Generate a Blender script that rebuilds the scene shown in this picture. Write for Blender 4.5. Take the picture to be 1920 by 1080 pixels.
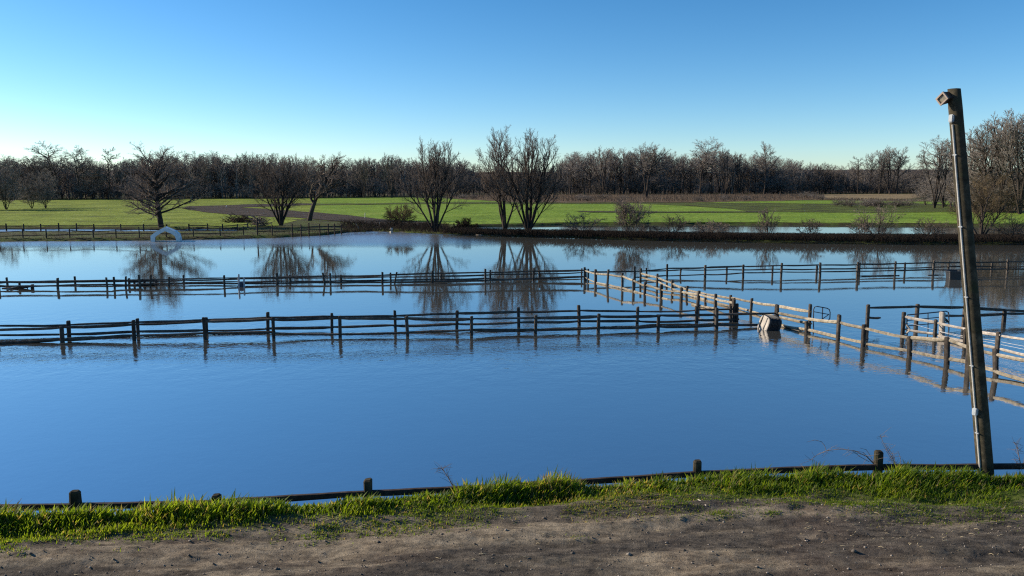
import bpy, bmesh, math, random
import numpy as np
from mathutils import Vector, Matrix

for o in list(bpy.data.objects):
    bpy.data.objects.remove(o)
sc = bpy.context.scene
COL = sc.collection
R = math.radians

# ---------------------------------------------------------------- camera, sky, sun, exposure
CAM_Z = 6.0
F_PX = 1920 * 28.0 / 36.0
HORIZON = 348.0
PITCH = math.atan((540 - HORIZON) / F_PX)
cd = bpy.data.cameras.new('camera')
cd.lens = 28.0
cd.sensor_width = 36.0
cd.clip_start = 0.1
cd.clip_end = 12000
cam = bpy.data.objects.new('camera', cd)
cam.location = (0, 0, CAM_Z)
cam.rotation_euler = (math.pi / 2 - PITCH, 0, 0)
COL.objects.link(cam)
sc.camera = cam

SUN_EL = R(24.0)
SUN_AZ = R(-75.0)            # measured from +Y towards +X: the sun stands to the left, a little ahead
to_sun = Vector((math.sin(SUN_AZ) * math.cos(SUN_EL), math.cos(SUN_AZ) * math.cos(SUN_EL), math.sin(SUN_EL)))
w = bpy.data.worlds.new('World')
sc.world = w
w.use_nodes = True
wn, wl = w.node_tree.nodes, w.node_tree.links
bg = wn['Background']
sky = wn.new('ShaderNodeTexSky')
sky.sky_type = 'NISHITA'
sky.sun_disc = False
sky.sun_elevation = SUN_EL
sky.sun_rotation = SUN_AZ
sky.altitude = 0
sky.air_density = 0.8
sky.dust_density = 0.18
sky.ozone_density = 3.0
hs = wn.new('ShaderNodeHueSaturation')
hs.inputs['Hue'].default_value = 0.495
hs.inputs['Saturation'].default_value = 1.2
gm = wn.new('ShaderNodeGamma')
gm.inputs['Gamma'].default_value = 1.17
wl.new(sky.outputs[0], gm.inputs['Color'])
wl.new(gm.outputs[0], hs.inputs['Color'])
wl.new(hs.outputs[0], bg.inputs['Color'])
bg.inputs['Strength'].default_value = 0.079

sd = bpy.data.lights.new('sun', 'SUN')
sd.energy = 5.0
sd.angle = R(0.5)
sd.color = (1.0, 0.87, 0.69)
sun = bpy.data.objects.new('sun', sd)
sun.rotation_euler = to_sun.to_track_quat('Z', 'Y').to_euler()
sun.location = to_sun * 60
COL.objects.link(sun)

sc.view_settings.view_transform = 'Standard'
sc.view_settings.look = 'None'
sc.view_settings.exposure = 0.56
sc.view_settings.gamma = 1.0
sc.view_settings.use_curve_mapping = False
sc.cycles.use_denoising = False
sc.cycles.filter_width = 1.2
sc.cycles.max_bounces = 6
sc.cycles.transparent_max_bounces = 8
sc.cycles.caustics_reflective = False
sc.cycles.caustics_refractive = False

# ---------------------------------------------------------------- measuring: photo pixel -> place
CP, SP = math.cos(PITCH), math.sin(PITCH)

def ray(px, py):
    a = (px - 960) / F_PX
    b = -(py - 540) / F_PX
    return Vector((a, CP + b * SP, -SP + b * CP))

def G(px, py, z=0.0):
    """place on the level z seen at a photo pixel"""
    d = ray(px, py)
    t = (z - CAM_Z) / d.z
    return Vector((d.x * t, d.y * t, z))

def atY(px, py, Y):
    d = ray(px, py)
    t = Y / d.y
    return Vector((d.x * t, Y, CAM_Z + d.z * t))

def itp(x, pts):
    return float(np.interp(x, [p[0] for p in pts], [p[1] for p in pts]))

# ---------------------------------------------------------------- objects
def tag(o, label=None, cat=None, group=None, kind=None):
    if label: o['label'] = label
    if cat: o['category'] = cat
    if group: o['group'] = group
    if kind: o['kind'] = kind
    return o

def empty(name, loc=(0, 0, 0), label=None, cat=None, group=None, rz=0.0):
    o = bpy.data.objects.new(name, None)
    o.location = loc
    o.rotation_euler = (0, 0, rz)
    o.empty_display_size = 0.3
    COL.objects.link(o)
    return tag(o, label, cat, group)

def link(name, me, m=None, parent=None):
    o = bpy.data.objects.new(name, me)
    if m is not None and len(me.materials) == 0:
        me.materials.append(m)
    COL.objects.link(o)
    if parent is not None:
        o.parent = parent
    return o

def np_mesh(name, V, quads=None, tris=None, smooth=False, attrs=None):
    me = bpy.data.meshes.new(name)
    V = np.asarray(V, dtype=np.float32)
    nq = 0 if quads is None else len(quads)
    nt = 0 if tris is None else len(tris)
    me.vertices.add(len(V))
    me.vertices.foreach_set('co', V.ravel())
    idx = []
    if nq: idx.append(np.asarray(quads, dtype=np.int32).ravel())
    if nt: idx.append(np.asarray(tris, dtype=np.int32).ravel())
    idx = np.concatenate(idx)
    me.loops.add(len(idx))
    me.loops.foreach_set('vertex_index', idx)
    me.polygons.add(nq + nt)
    start = np.concatenate([np.arange(nq) * 4, nq * 4 + np.arange(nt) * 3]).astype(np.int32)
    me.polygons.foreach_set('loop_start', start)
    if smooth:
        me.polygons.foreach_set('use_smooth', np.ones(nq + nt, dtype=bool))
    if attrs:
        for k, v in attrs.items():
            a = me.attributes.new(k, 'FLOAT', 'POINT')
            a.data.foreach_set('value', np.asarray(v, dtype=np.float32))
    me.update(calc_edges=True)
    return me

class Tubes:
    """collects bent tapering rods and turns them into one mesh"""
    def __init__(self):
        self.g = {}
    def add(self, pts, radii, sides=4, val=0.0):
        self.g.setdefault((len(pts), sides), []).append((pts, radii, val))
    def mesh(self, name, smooth=True, origin=None):
        Vs, Qs, At, base = [], [], [], 0
        for (n, s), lst in self.g.items():
            P = np.array([l[0] for l in lst], dtype=np.float64)
            Rr = np.array([l[1] for l in lst], dtype=np.float64)
            val = np.array([l[2] for l in lst])
            k = len(lst)
            T = np.gradient(P, axis=1)
            T /= np.linalg.norm(T, axis=2, keepdims=True) + 1e-9
            up = np.zeros_like(T)
            up[..., 2] = 1.0
            vert = np.abs(T[:, :1, 2]) > 0.75
            up = np.where(vert[..., None], np.array([1.0, 0.05, 0]), up)
            A = np.cross(T, up)
            A /= np.linalg.norm(A, axis=2, keepdims=True) + 1e-9
            B = np.cross(T, A)
            ang = np.arange(s) * 2 * math.pi / s
            ring = P[:, :, None, :] + Rr[:, :, None, None] * (np.cos(ang)[None, None, :, None] * A[:, :, None, :] + np.sin(ang)[None, None, :, None] * B[:, :, None, :])
            Vs.append(ring.reshape(-1, 3))
            At.append(np.repeat(val, n * s))
            i = np.arange(n - 1)[:, None] * s
            j = np.arange(s)[None, :]
            j2 = (j + 1) % s
            q = np.stack([i + j, i + s + j, i + s + j2, i + j2], axis=-1).reshape(-1, 4)
            Q = q[None] + (np.arange(k) * n * s)[:, None, None] + base
            Qs.append(Q.reshape(-1, 4))
            base += k * n * s
        V = np.concatenate(Vs)
        if origin is not None:
            V = V - np.array(origin)
        return np_mesh(name, V, quads=np.concatenate(Qs), smooth=smooth, attrs={'tone': np.concatenate(At)})

# ---------------------------------------------------------------- materials
def new_mat(name):
    m = bpy.data.materials.new(name)
    m.use_nodes = True
    return m, m.node_tree.nodes, m.node_tree.links, m.node_tree.nodes['Principled BSDF']

def ramp(n, stops, interp='LINEAR'):
    r = n.new('ShaderNodeValToRGB')
    r.color_ramp.interpolation = interp
    e = r.color_ramp.elements
    while len(e) < len(stops):
        e.new(0.5)
    for i, (p, c) in enumerate(stops):
        e[i].position = p
        e[i].color = (*c, 1)
    return r

def noise(n, l, scale, vec=None, detail=6.0, rough=0.6, dist=0.0, mapscale=None, rot=None):
    t = n.new('ShaderNodeTexNoise')
    t.inputs['Scale'].default_value = scale
    t.inputs['Detail'].default_value = detail
    t.inputs['Roughness'].default_value = rough
    t.inputs['Distortion'].default_value = dist
    if vec is not None:
        if mapscale is not None:
            mp = n.new('ShaderNodeMapping')
            mp.inputs['Scale'].default_value = mapscale
            if rot: mp.inputs['Rotation'].default_value = rot
            l.new(vec, mp.inputs['Vector'])
            l.new(mp.outputs[0], t.inputs['Vector'])
        else:
            l.new(vec, t.inputs['Vector'])
    return t

def mixc(n, l, fac, a, b, mode='MIX'):
    m = n.new('ShaderNodeMix')
    m.data_type = 'RGBA'
    m.blend_type = mode
    for s, v in ((0, fac), (6, a), (7, b)):
        if isinstance(v, (int, float)): m.inputs[s].default_value = v
        elif isinstance(v, tuple): m.inputs[s].default_value = (*v, 1) if len(v) == 3 else v
        else: l.new(v, m.inputs[s])
    return m.outputs[2]

def bump(n, l, h, strength, dist, bsdf):
    b = n.new('ShaderNodeBump')
    b.inputs['Strength'].default_value = strength
    b.inputs['Distance'].default_value = dist
    l.new(h, b.inputs['Height'])
    l.new(b.outputs[0], bsdf.inputs['Normal'])
    return b

def wood_mat(name, dark, mid, light, grain=(3, 3, 0.6), lichen=None):
    m, n, l, b = new_mat(name)
    tc = n.new('ShaderNodeTexCoord')
    oi = n.new('ShaderNodeObjectInfo')
    g = noise(n, l, 6.0, tc.outputs['Object'], 8, 0.65, 0.4)
    r = ramp(n, [(0.28, dark), (0.52, mid), (0.75, light)])
    l.new(g.outputs[0], r.inputs[0])
    v = n.new('ShaderNodeMapRange')
    v.inputs[3].default_value = 0.72
    v.inputs[4].default_value = 1.22
    l.new(oi.outputs['Random'], v.inputs[0])
    hv = n.new('ShaderNodeHueSaturation')
    l.new(v.outputs[0], hv.inputs['Value'])
    l.new(r.outputs[0], hv.inputs['Color'])
    out = hv.outputs[0]
    if lichen:
        g2 = noise(n, l, 2.2, tc.outputs['Object'], 5, 0.7)
        r2 = ramp(n, [(0.55, (0, 0, 0)), (0.68, (1, 1, 1))])
        l.new(g2.outputs[0], r2.inputs[0])
        out = mixc(n, l, r2.outputs[0], out, lichen)
    l.new(out, b.inputs['Base Color'])
    b.inputs['Roughness'].default_value = 0.9
    b.inputs['Specular IOR Level'].default_value = 0.079
    bump(n, l, g.outputs[0], 0.5, 0.02, b)
    return m

def plain_mat(name, col, rough=0.6, metal=0.0, vary=0.25, scale=8.0, spec=0.4):
    m, n, l, b = new_mat(name)
    tc = n.new('ShaderNodeTexCoord')
    g = noise(n, l, scale, tc.outputs['Object'], 6, 0.6)
    r = ramp(n, [(0.3, tuple(c * (1 - vary) for c in col)), (0.7, tuple(min(1, c * (1 + vary)) for c in col))])
    l.new(g.outputs[0], r.inputs[0])
    l.new(r.outputs[0], b.inputs['Base Color'])
    b.inputs['Roughness'].default_value = rough
    b.inputs['Metallic'].default_value = metal
    b.inputs['Specular IOR Level'].default_value = spec
    return m

def bark_mat(name, lo, hi):
    m, n, l, b = new_mat(name)
    geo = n.new('ShaderNodeNewGeometry')
    oi = n.new('ShaderNodeObjectInfo')
    g = noise(n, l, 0.9, geo.outputs['Position'], 5, 0.65)
    r = ramp(n, [(0.3, lo), (0.7, hi)])
    l.new(g.outputs[0], r.inputs[0])
    v = n.new('ShaderNodeMapRange')
    v.inputs[3].default_value = 0.75
    v.inputs[4].default_value = 1.3
    l.new(oi.outputs['Random'], v.inputs[0])
    hv = n.new('ShaderNodeHueSaturation')
    l.new(v.outputs[0], hv.inputs['Value'])
    l.new(r.outputs[0], hv.inputs['Color'])
    l.new(hv.outputs[0], b.inputs['Base Color'])
    b.inputs['Roughness'].default_value = 0.95
    b.inputs['Specular IOR Level'].default_value = 0.1
    return m

M = {}
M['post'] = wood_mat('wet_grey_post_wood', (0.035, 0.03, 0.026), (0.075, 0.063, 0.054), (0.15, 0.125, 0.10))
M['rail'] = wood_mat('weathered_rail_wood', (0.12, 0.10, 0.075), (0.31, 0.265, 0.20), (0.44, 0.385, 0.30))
M['rail_across'] = wood_mat('across_rail_wood', (0.045, 0.037, 0.032), (0.11, 0.09, 0.075), (0.18, 0.15, 0.125))  # darker copy of the rail wood, for the fences running across
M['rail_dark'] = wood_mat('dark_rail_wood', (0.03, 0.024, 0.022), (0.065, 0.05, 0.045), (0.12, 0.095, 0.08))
M['pole'] = wood_mat('utility_pole_wood', (0.022, 0.019, 0.013), (0.05, 0.043, 0.03), (0.115, 0.095, 0.065), lichen=(0.045, 0.047, 0.026))
M['bark'] = bark_mat('dark_bark', (0.030, 0.024, 0.021), (0.075, 0.060, 0.050))
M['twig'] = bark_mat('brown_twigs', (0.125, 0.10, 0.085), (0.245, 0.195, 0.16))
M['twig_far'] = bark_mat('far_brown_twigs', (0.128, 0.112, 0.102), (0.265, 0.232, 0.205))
M['twig_gold'] = bark_mat('golden_brown_twigs', (0.075, 0.055, 0.030), (0.16, 0.12, 0.07))
M['bramble'] = bark_mat('dead_bramble', (0.022, 0.017, 0.014), (0.065, 0.048, 0.036))
M['steel'] = plain_mat('painted_gate_tube', (0.045, 0.055, 0.075), 0.5, 0.3)
M['wire'] = plain_mat('pale_fence_wire', (0.7, 0.68, 0.66), 0.5)
M['conduit'] = plain_mat('grey_pvc_conduit', (0.40, 0.39, 0.37), 0.75, spec=0.15)
M['box_grey'] = plain_mat('grey_junction_box', (0.34, 0.37, 0.40), 0.5)
M['lamp_body'] = plain_mat('bronze_lamp_body', (0.035, 0.025, 0.022), 0.5)
M['lamp_rim'] = plain_mat('lamp_rim', (0.27, 0.21, 0.175), 0.5)
M['lamp_glass'] = plain_mat('lamp_glass', (0.16, 0.14, 0.10), 0.12)
M['tarp'] = plain_mat('white_tarp', (0.8, 0.8, 0.8), 0.55, vary=0.12, scale=3)
M['black_plastic'] = plain_mat('black_plastic', (0.018, 0.018, 0.02), 0.5)
M['mud_plastic'] = plain_mat('mud_coated_plastic', (0.37, 0.33, 0.285), 0.7, vary=0.25, scale=5)
M['white_plastic'] = plain_mat('white_plastic', (0.75, 0.68, 0.58), 0.5, vary=0.1)
M['blue_plastic'] = plain_mat('blue_grey_plastic', (0.07, 0.10, 0.16), 0.5)
M['pale_wood'] = wood_mat('pale_bleached_wood', (0.25, 0.21, 0.18), (0.42, 0.37, 0.32), (0.6, 0.54, 0.47))
# ---------------------------------------------------------------- shorelines and ground
NEAR_LIP = [(-900, 1000), (0, 984), (240, 976), (480, 963), (600, 953), (700, 946), (840, 934), (960, 922), (1200, 913), (1320, 907), (1500, 902), (1700, 899), (1920, 901), (2800, 905)]
LIP_Z = 1.0
_lip = [G(px, py, LIP_Z) for px, py in NEAR_LIP]
LIPX = np.array([p.x for p in _lip]); LIPY = np.array([p.y for p in _lip])
GRASS_FRONT = [(-900, 1035), (0, 1018), (240, 1006), (480, 990), (600, 984), (760, 977), (880, 966), (1050, 955), (1200, 951), (1330, 946), (1500, 938), (1650, 940), (1760, 952), (1920, 948), (2800, 950)]
_gf = [G(px, py, LIP_Z) for px, py in GRASS_FRONT]
GFX = np.array([p.x for p in _gf]); GFY = np.array([p.y for p in _gf])

FAR_SHORE = [(-600, 455), (0, 453), (130, 452), (290, 451), (400, 449), (520, 446), (610, 441), (650, 436), (700, 434), (740, 435), (800, 438), (900, 440), (960, 441), (1060, 443), (1180, 447), (1300, 449.5), (1450, 452), (1700, 455), (1920, 455), (2600, 457)]
BACK_TOP = [(600, 429.0), (850, 428.0), (900, 425.5), (960, 424.2), (1060, 421.6), (1400, 421.4), (1700, 423.0), (1920, 424.5), (2600, 426)]
BACK_BOT = [(600, 428.5), (850, 428.5), (900, 433.5), (960, 435), (1060, 437), (1180, 439), (1400, 441.5), (1700, 443.5), (1920, 444), (2600, 445)]
LEFT_TOP = [(-600, 429.6), (0, 429.6), (300, 429.8), (440, 430.4), (480, 434.0), (700, 434.0)]
LEFT_BOT = [(-600, 438.5), (0, 438.5), (300, 437.5), (440, 436.5), (480, 434.0), (700, 434.0)]
PUD_TOP = [(1400, 395), (1490, 395), (1520, 394.2), (1560, 395), (1600, 396.2), (1640, 396.2)]
PUD_BOT = [(1400, 395), (1490, 395.3), (1520, 397.2), (1560, 397.2), (1600, 396.4), (1640, 396.2)]
LAND_Z = 0.32

def py_to_Y(py, z=0.0):
    b = -(py - 540) / F_PX
    dy = CP + b * SP
    dz = -SP + b * CP
    return (z - CAM_Z) / dz * dy

def vnoise(x, y, seed=0):
    """smooth value noise"""
    xi = np.floor(x).astype(np.int64); yi = np.floor(y).astype(np.int64)
    fx = x - xi; fy = y - yi
    fx = fx * fx * (3 - 2 * fx); fy = fy * fy * (3 - 2 * fy)
    def h(a, b):
        v = (a * 374761393 + b * 668265263 + seed * 1442695041) & 0x7fffffff
        v = ((v ^ (v >> 13)) * 1274126177) & 0x7fffffff
        return ((v ^ (v >> 16)) & 0xffff) / 65535.0
    return (h(xi, yi) * (1 - fx) + h(xi + 1, yi) * fx) * (1 - fy) + (h(xi, yi + 1) * (1 - fx) + h(xi + 1, yi + 1) * fx) * fy

def fbm(x, y, oct=4, seed=0):
    s = 0; a = 0.5
    for i in range(oct):
        s = s + a * vnoise(x * 2 ** i, y * 2 ** i, seed + i * 17)
        a *= 0.5
    return s

def ground_h(X, Y):
    """height and (grass, pale) masks of the ground at numpy arrays X, Y"""
    lip = np.interp(X, LIPX, LIPY) + 0.16 * (fbm(X * 1.1, X * 0 + 3.3, 3, 5) - 0.45)
    gf = np.interp(X, GFX, GFY)
    s = Y - lip
    # yard with shallow wheel ruts running across, and lumps
    u = Y - 0.10 * X
    rut = (fbm(X * 0.35 + 9, u * 2.2, 5, 11) - 0.47) * 0.33
    lump = (fbm(X * 2.0, Y * 4.5, 4, 23) - 0.47) * 0.06 + (fbm(X * 9.0, Y * 13.0, 3, 29) - 0.44) * 0.03
    near_fade = np.clip((Y + 2) / 6.0, 0, 1)
    yard = 1.0 + (rut + lump) * near_fade
    bank = LIP_Z - 1.7 * np.clip(s / 1.9, 0, 1)
    z = np.where(s < -0.15, yard, np.where(s < 0.0, yard * (-s / 0.15) + bank * (1 + s / 0.15), bank))
    # the far side, measured along the sight lines
    Yc = np.maximum(Y, 1.0)
    dz0 = -CAM_Z
    depth = Yc * CP - dz0 * SP * 1.0
    px = 960 + F_PX * X / depth
    fs = py_to_Y(np.interp(px, [p[0] for p in FAR_SHORE], [p[1] for p in FAR_SHORE]))
    fs = fs + 1.6 * (fbm(X * 0.35, X * 0 + 1.7, 4, 41) - 0.47)
    e = Yc - fs
    far = -0.7 + (0.7 + LAND_Z) * np.clip((e + 1.6) / 2.4, 0, 1)
    def dip(top, bot, z):
        yt = py_to_Y(np.interp(px, [p[0] for p in top], [p[1] for p in top]), 0.0)
        yb = py_to_Y(np.interp(px, [p[0] for p in bot], [p[1] for p in bot]), 0.0)
        wob = 1.2 * (fbm(X * 0.2, X * 0 + 8.8, 3, 3) - 0.47)
        k = np.clip(np.minimum(Yc - yb - wob, yt + wob - Yc) / 1.3 + 0.35, 0, 1) * (yt - yb > 0.6)
        return z - k * 0.75
    far = dip(BACK_TOP, BACK_BOT, far)
    far = dip(LEFT_TOP, LEFT_BOT, far)
    far = dip(PUD_TOP, PUD_BOT, far)
    ang = np.abs(np.arctan2(X, Y))
    z = np.where((Y > 40) & (ang < 1.2), far, z)
    z = np.where(Y <= -1, 1.0, z)
    # the lake closes off to the sides
    grass = np.clip((Y - gf) / 0.5 + (fbm(X * 1.7, Y * 3.0, 4, 61) - 0.47) * 2.6, 0, 1) * (Y < 40)
    pale = np.clip((fbm(X * 0.45 + 4, u * 2.4, 4, 71) - 0.47) * 5.0 + 0.42 - 0.065 * X, 0, 1)
    return z, grass, pale, px

def build_ground():
    fr = np.radians(np.arange(-42, 42.001, 0.12))
    left = np.radians(np.arange(-180, -42, 3.0)); right = np.radians(np.arange(45, 180, 3.0))
    th = np.concatenate([left, fr, right])
    d = np.concatenate([np.array([0.3, 2, 4, 6, 7]), np.arange(7.5, 18.5, 0.045), np.geomspace(18.5, 80, 40)[1:], np.arange(80.3, 150, 0.4), np.geomspace(150, 260, 110), np.geomspace(262, 9000, 45)])
    T, D = np.meshgrid(th, d)
    X = np.sin(T) * D; Y = np.cos(T) * D
    z, gr, pale, px = ground_h(X, Y)
    V = np.stack([X, Y, z], -1).reshape(-1, 3)
    nr, nc = X.shape
    i = np.arange(nr - 1)[:, None] * nc; j = np.arange(nc)[None, :]; j2 = (j + 1) % nc
    q = np.stack([i + j, i + j2, i + nc + j2, i + nc + j], -1).reshape(-1, 4)
    me = np_mesh('ground', V, quads=q, smooth=True, attrs={'grassy': gr.ravel(), 'pale': pale.ravel()})
    m, n, l, b = new_mat('yard_dirt_and_land')
    geo = n.new('ShaderNodeNewGeometry')
    at = n.new('ShaderNodeAttribute'); at.attribute_name = 'grassy'
    ap = n.new('ShaderNodeAttribute'); ap.attribute_name = 'pale'
    n1 = noise(n, l, 5.0, geo.outputs['Position'], 12, 0.74, 0.3, mapscale=(0.55, 1.5, 1), rot=(0, 0, 0.1))
    n2 = noise(n, l, 30.0, geo.outputs['Position'], 10, 0.78)
    n3 = noise(n, l, 0.35, geo.outputs['Position'], 4, 0.6)
    dark = ramp(n, [(0.36, (0.040, 0.035, 0.030)), (0.5, (0.098, 0.084, 0.069)), (0.66, (0.18, 0.152, 0.12))])
    l.new(n1.outputs[0], dark.inputs[0])
    sand = ramp(n, [(0.36, (0.10, 0.082, 0.062)), (0.5, (0.25, 0.205, 0.148)), (0.66, (0.38, 0.315, 0.23))])
    l.new(n1.outputs[0], sand.inputs[0])
    soil = mixc(n, l, ap.outputs['Fac'], dark.outputs[0], sand.outputs[0])
    redm = ramp(n, [(0.5, (0, 0, 0)), (0.62, (1, 1, 1))])
    l.new(n3.outputs[0], redm.inputs[0])
    redk = n.new('ShaderNodeMath'); redk.operation = 'MULTIPLY'; redk.inputs[1].default_value = 0.22
    l.new(redm.outputs[0], redk.inputs[0])
    soil = mixc(n, l, redk.outputs[0], soil, (0.13, 0.078, 0.056))
    speck = ramp(n, [(0.30, (0.45, 0.45, 0.45)), (0.5, (1, 1, 1)), (0.72, (1.0, 1.0, 1.0)), (0.8, (1.6, 1.5, 1.4))])
    l.new(n2.outputs[0], speck.inputs[0])
    soil = mixc(n, l, 1.0, soil, speck.outputs[0], 'MULTIPLY')
    turf = ramp(n, [(0.36, (0.04, 0.055, 0.014)), (0.5, (0.085, 0.115, 0.022)), (0.66, (0.13, 0.135, 0.04))])
    l.new(n1.outputs[0], turf.inputs[0])
    near = mixc(n, l, at.outputs['Fac'], soil, turf.outputs[0])
    # beyond the lake: rough brown-green land
    sx = n.new('ShaderNodeSeparateXYZ'); l.new(geo.outputs['Position'], sx.inputs[0])
    gt = n.new('ShaderNodeMath'); gt.operation = 'GREATER_THAN'; gt.inputs[1].default_value = 40
    l.new(sx.outputs[1], gt.inputs[0])
    n4 = noise(n, l, 0.5, geo.outputs['Position'], 6, 0.7)
    land = ramp(n, [(0.35, (0.034, 0.030, 0.018)), (0.48, (0.06, 0.058, 0.024)), (0.6, (0.075, 0.105, 0.024)), (0.8, (0.10, 0.085, 0.05))])
    l.new(n4.outputs[0], land.inputs[0])
    col = mixc(n, l, gt.outputs[0], near, land.outputs[0])
    l.new(col, b.inputs['Base Color'])
    b.inputs['Roughness'].default_value = 0.95
    b.inputs['Specular IOR Level'].default_value = 0.1
    bump(n, l, n2.outputs[0], 0.9, 0.05, b)
    o = link('ground', me, m)
    tag(o, kind='structure')
build_ground()

def ground_z(x, y):
    return float(ground_h(np.array([x], dtype=float), np.array([y], dtype=float))[0][0])

# ---------------------------------------------------------------- flood water
def build_water():
    s = 9000
    me = np_mesh('water', [(-s, -20, 0), (s, -20, 0), (s, s, 0), (-s, s, 0)], quads=[(0, 1, 2, 3)])
    m, n, l, b = new_mat('flood_water')
    geo = n.new('ShaderNodeNewGeometry')
    fine = noise(n, l, 5.0, geo.outputs['Position'], 3, 0.55, 0.3, mapscale=(1, 1, 1))
    mid = noise(n, l, 1.3, geo.outputs['Position'], 3, 0.5, 0.2)
    sx = n.new('ShaderNodeSeparateXYZ'); l.new(geo.outputs['Position'], sx.inputs[0])
    patch = noise(n, l, 0.045, geo.outputs['Position'], 3, 0.5, 0.6)
    # the breeze reaches a band in front of the nearer fences
    band = n.new('ShaderNodeMapRange'); band.interpolation_type = 'SMOOTHSTEP'
    band.inputs[1].default_value = 40; band.inputs[2].default_value = 31
    l.new(sx.outputs[1], band.inputs[0])
    bandn = n.new('ShaderNodeMapRange'); bandn.interpolation_type = 'SMOOTHSTEP'
    bandn.inputs[1].default_value = 21; bandn.inputs[2].default_value = 29; bandn.inputs[3].default_value = 0.04
    l.new(sx.outputs[1], bandn.inputs[0])
    bm_ = n.new('ShaderNodeMath'); bm_.operation = 'MULTIPLY'
    l.new(band.outputs[0], bm_.inputs[0]); l.new(bandn.outputs[0], bm_.inputs[1])
    pr = n.new('ShaderNodeMapRange'); pr.inputs[1].default_value = 0.35; pr.inputs[2].default_value = 0.65
    pr.inputs[3].default_value = 0.45; pr.inputs[4].default_value = 1.0
    l.new(patch.outputs[0], pr.inputs[0])
    br = n.new('ShaderNodeMath'); br.operation = 'MULTIPLY'
    l.new(bm_.outputs[0], br.inputs[0]); l.new(pr.outputs[0], br.inputs[1])
    # and a narrow one under the far bank
    far = n.new('ShaderNodeMapRange'); far.interpolation_type = 'SMOOTHSTEP'
    far.inputs[1].default_value = 75; far.inputs[2].default_value = 86; far.inputs[3].default_value = 0.0; far.inputs[4].default_value = 1.6
    l.new(sx.outputs[1], far.inputs[0])
    lee = n.new('ShaderNodeMapRange'); lee.interpolation_type = 'SMOOTHSTEP'
    lee.inputs[1].default_value = 4; lee.inputs[2].default_value = -14; lee.inputs[3].default_value = 0.0
    l.new(sx.outputs[0], lee.inputs[0])
    fl = n.new('ShaderNodeMath'); fl.operation = 'MULTIPLY'
    l.new(far.outputs[0], fl.inputs[0]); l.new(lee.outputs[0], fl.inputs[1])
    sm = n.new('ShaderNodeMath'); sm.operation = 'ADD'
    l.new(br.outputs[0], sm.inputs[0]); l.new(fl.outputs[0], sm.inputs[1])
    st = n.new('ShaderNodeMapRange'); st.clamp = False; st.inputs[3].default_value = WATER_CALM; st.inputs[4].default_value = WATER_RIPPLE
    l.new(sm.outputs[0], st.inputs[0])
    h = n.new('ShaderNodeMath'); h.operation = 'MULTIPLY_ADD'; h.inputs[1].default_value = 2.2
    l.new(mid.outputs[0], h.inputs[0]); l.new(fine.outputs[0], h.inputs[2])
    bp = n.new('ShaderNodeBump'); bp.inputs['Distance'].default_value = 0.05
    l.new(h.outputs[0], bp.inputs['Height']); l.new(st.outputs[0], bp.inputs['Strength'])
    body = ramp(n, [(0.3, WATER_BODY[0]), (0.7, WATER_BODY[1])])
    l.new(patch.outputs[0], body.inputs[0])
    l.new(body.outputs[0], b.inputs['Base Color'])
    rg = n.new('ShaderNodeMapRange'); rg.inputs[2].default_value = 1.6; rg.inputs[3].default_value = 0.03; rg.inputs[4].default_value = 0.30
    l.new(fl.outputs[0], rg.inputs[0]); l.new(rg.outputs[0], b.inputs['Roughness'])
    b.inputs['IOR'].default_value = WATER_IOR
    b.inputs['Specular IOR Level'].default_value = 0.5
    l.new(bp.outputs[0], b.inputs['Normal'])
    tag(link('water', me, m), kind='structure')
WATER_CALM, WATER_RIPPLE = 0.018, 0.21
WATER_BODY = ((0.055, 0.057, 0.052), (0.07, 0.07, 0.062))
WATER_IOR = 9.0
build_water()

# ---------------------------------------------------------------- fields beyond the flood
def field_mat(name, stops, scale, sheen_scale=None):
    m, n, l, b = new_mat(name)
    geo = n.new('ShaderNodeNewGeometry')
    a = noise(n, l, scale, geo.outputs['Position'], 7, 0.65, 0.2)
    r = ramp(n, stops)
    l.new(a.outputs[0], r.inputs[0])
    c = noise(n, l, scale * 14, geo.outputs['Position'], 4, 0.7)
    r2 = ramp(n, [(0.3, (0.55, 0.55, 0.55)), (0.7, (1.25, 1.25, 1.25))])
    l.new(c.outputs[0], r2.inputs[0])
    col = mixc(n, l, 1.0, r.outputs[0], r2.outputs[0], 'MULTIPLY')
    l.new(col, b.inputs['Base Color'])
    b.inputs['Roughness'].default_value = 0.95
    b.inputs['Specular IOR Level'].default_value = 0.05
    bump(n, l, c.outputs[0], 0.8, 0.35, b)
    return m

M['grass_field'] = field_mat('young_crop_green', [(0.30, (0.125, 0.195, 0.032)), (0.5, (0.175, 0.27, 0.04)), (0.7, (0.23, 0.30, 0.06))], 0.06)
M['pasture'] = field_mat('mottled_pasture', [(0.34, (0.115, 0.135, 0.04)), (0.5, (0.195, 0.25, 0.04)), (0.68, (0.275, 0.31, 0.075))], 0.09)
M['track'] = field_mat('dirt_track', [(0.3, (0.05, 0.042, 0.036)), (0.7, (0.10, 0.082, 0.068))], 0.2)
M['mud'] = field_mat('wet_mud_field', [(0.35, (0.055, 0.05, 0.034)), (0.48, (0.085, 0.105, 0.034)), (0.64, (0.125, 0.16, 0.042))], 0.15)
M['stubble'] = field_mat('tan_stubble', [(0.3, (0.17, 0.125, 0.075)), (0.7, (0.33, 0.255, 0.145))], 0.12)
M['deadgrass'] = field_mat('dead_grass', [(0.3, (0.09, 0.065, 0.042)), (0.7, (0.19, 0.14, 0.09))], 0.2)

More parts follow.
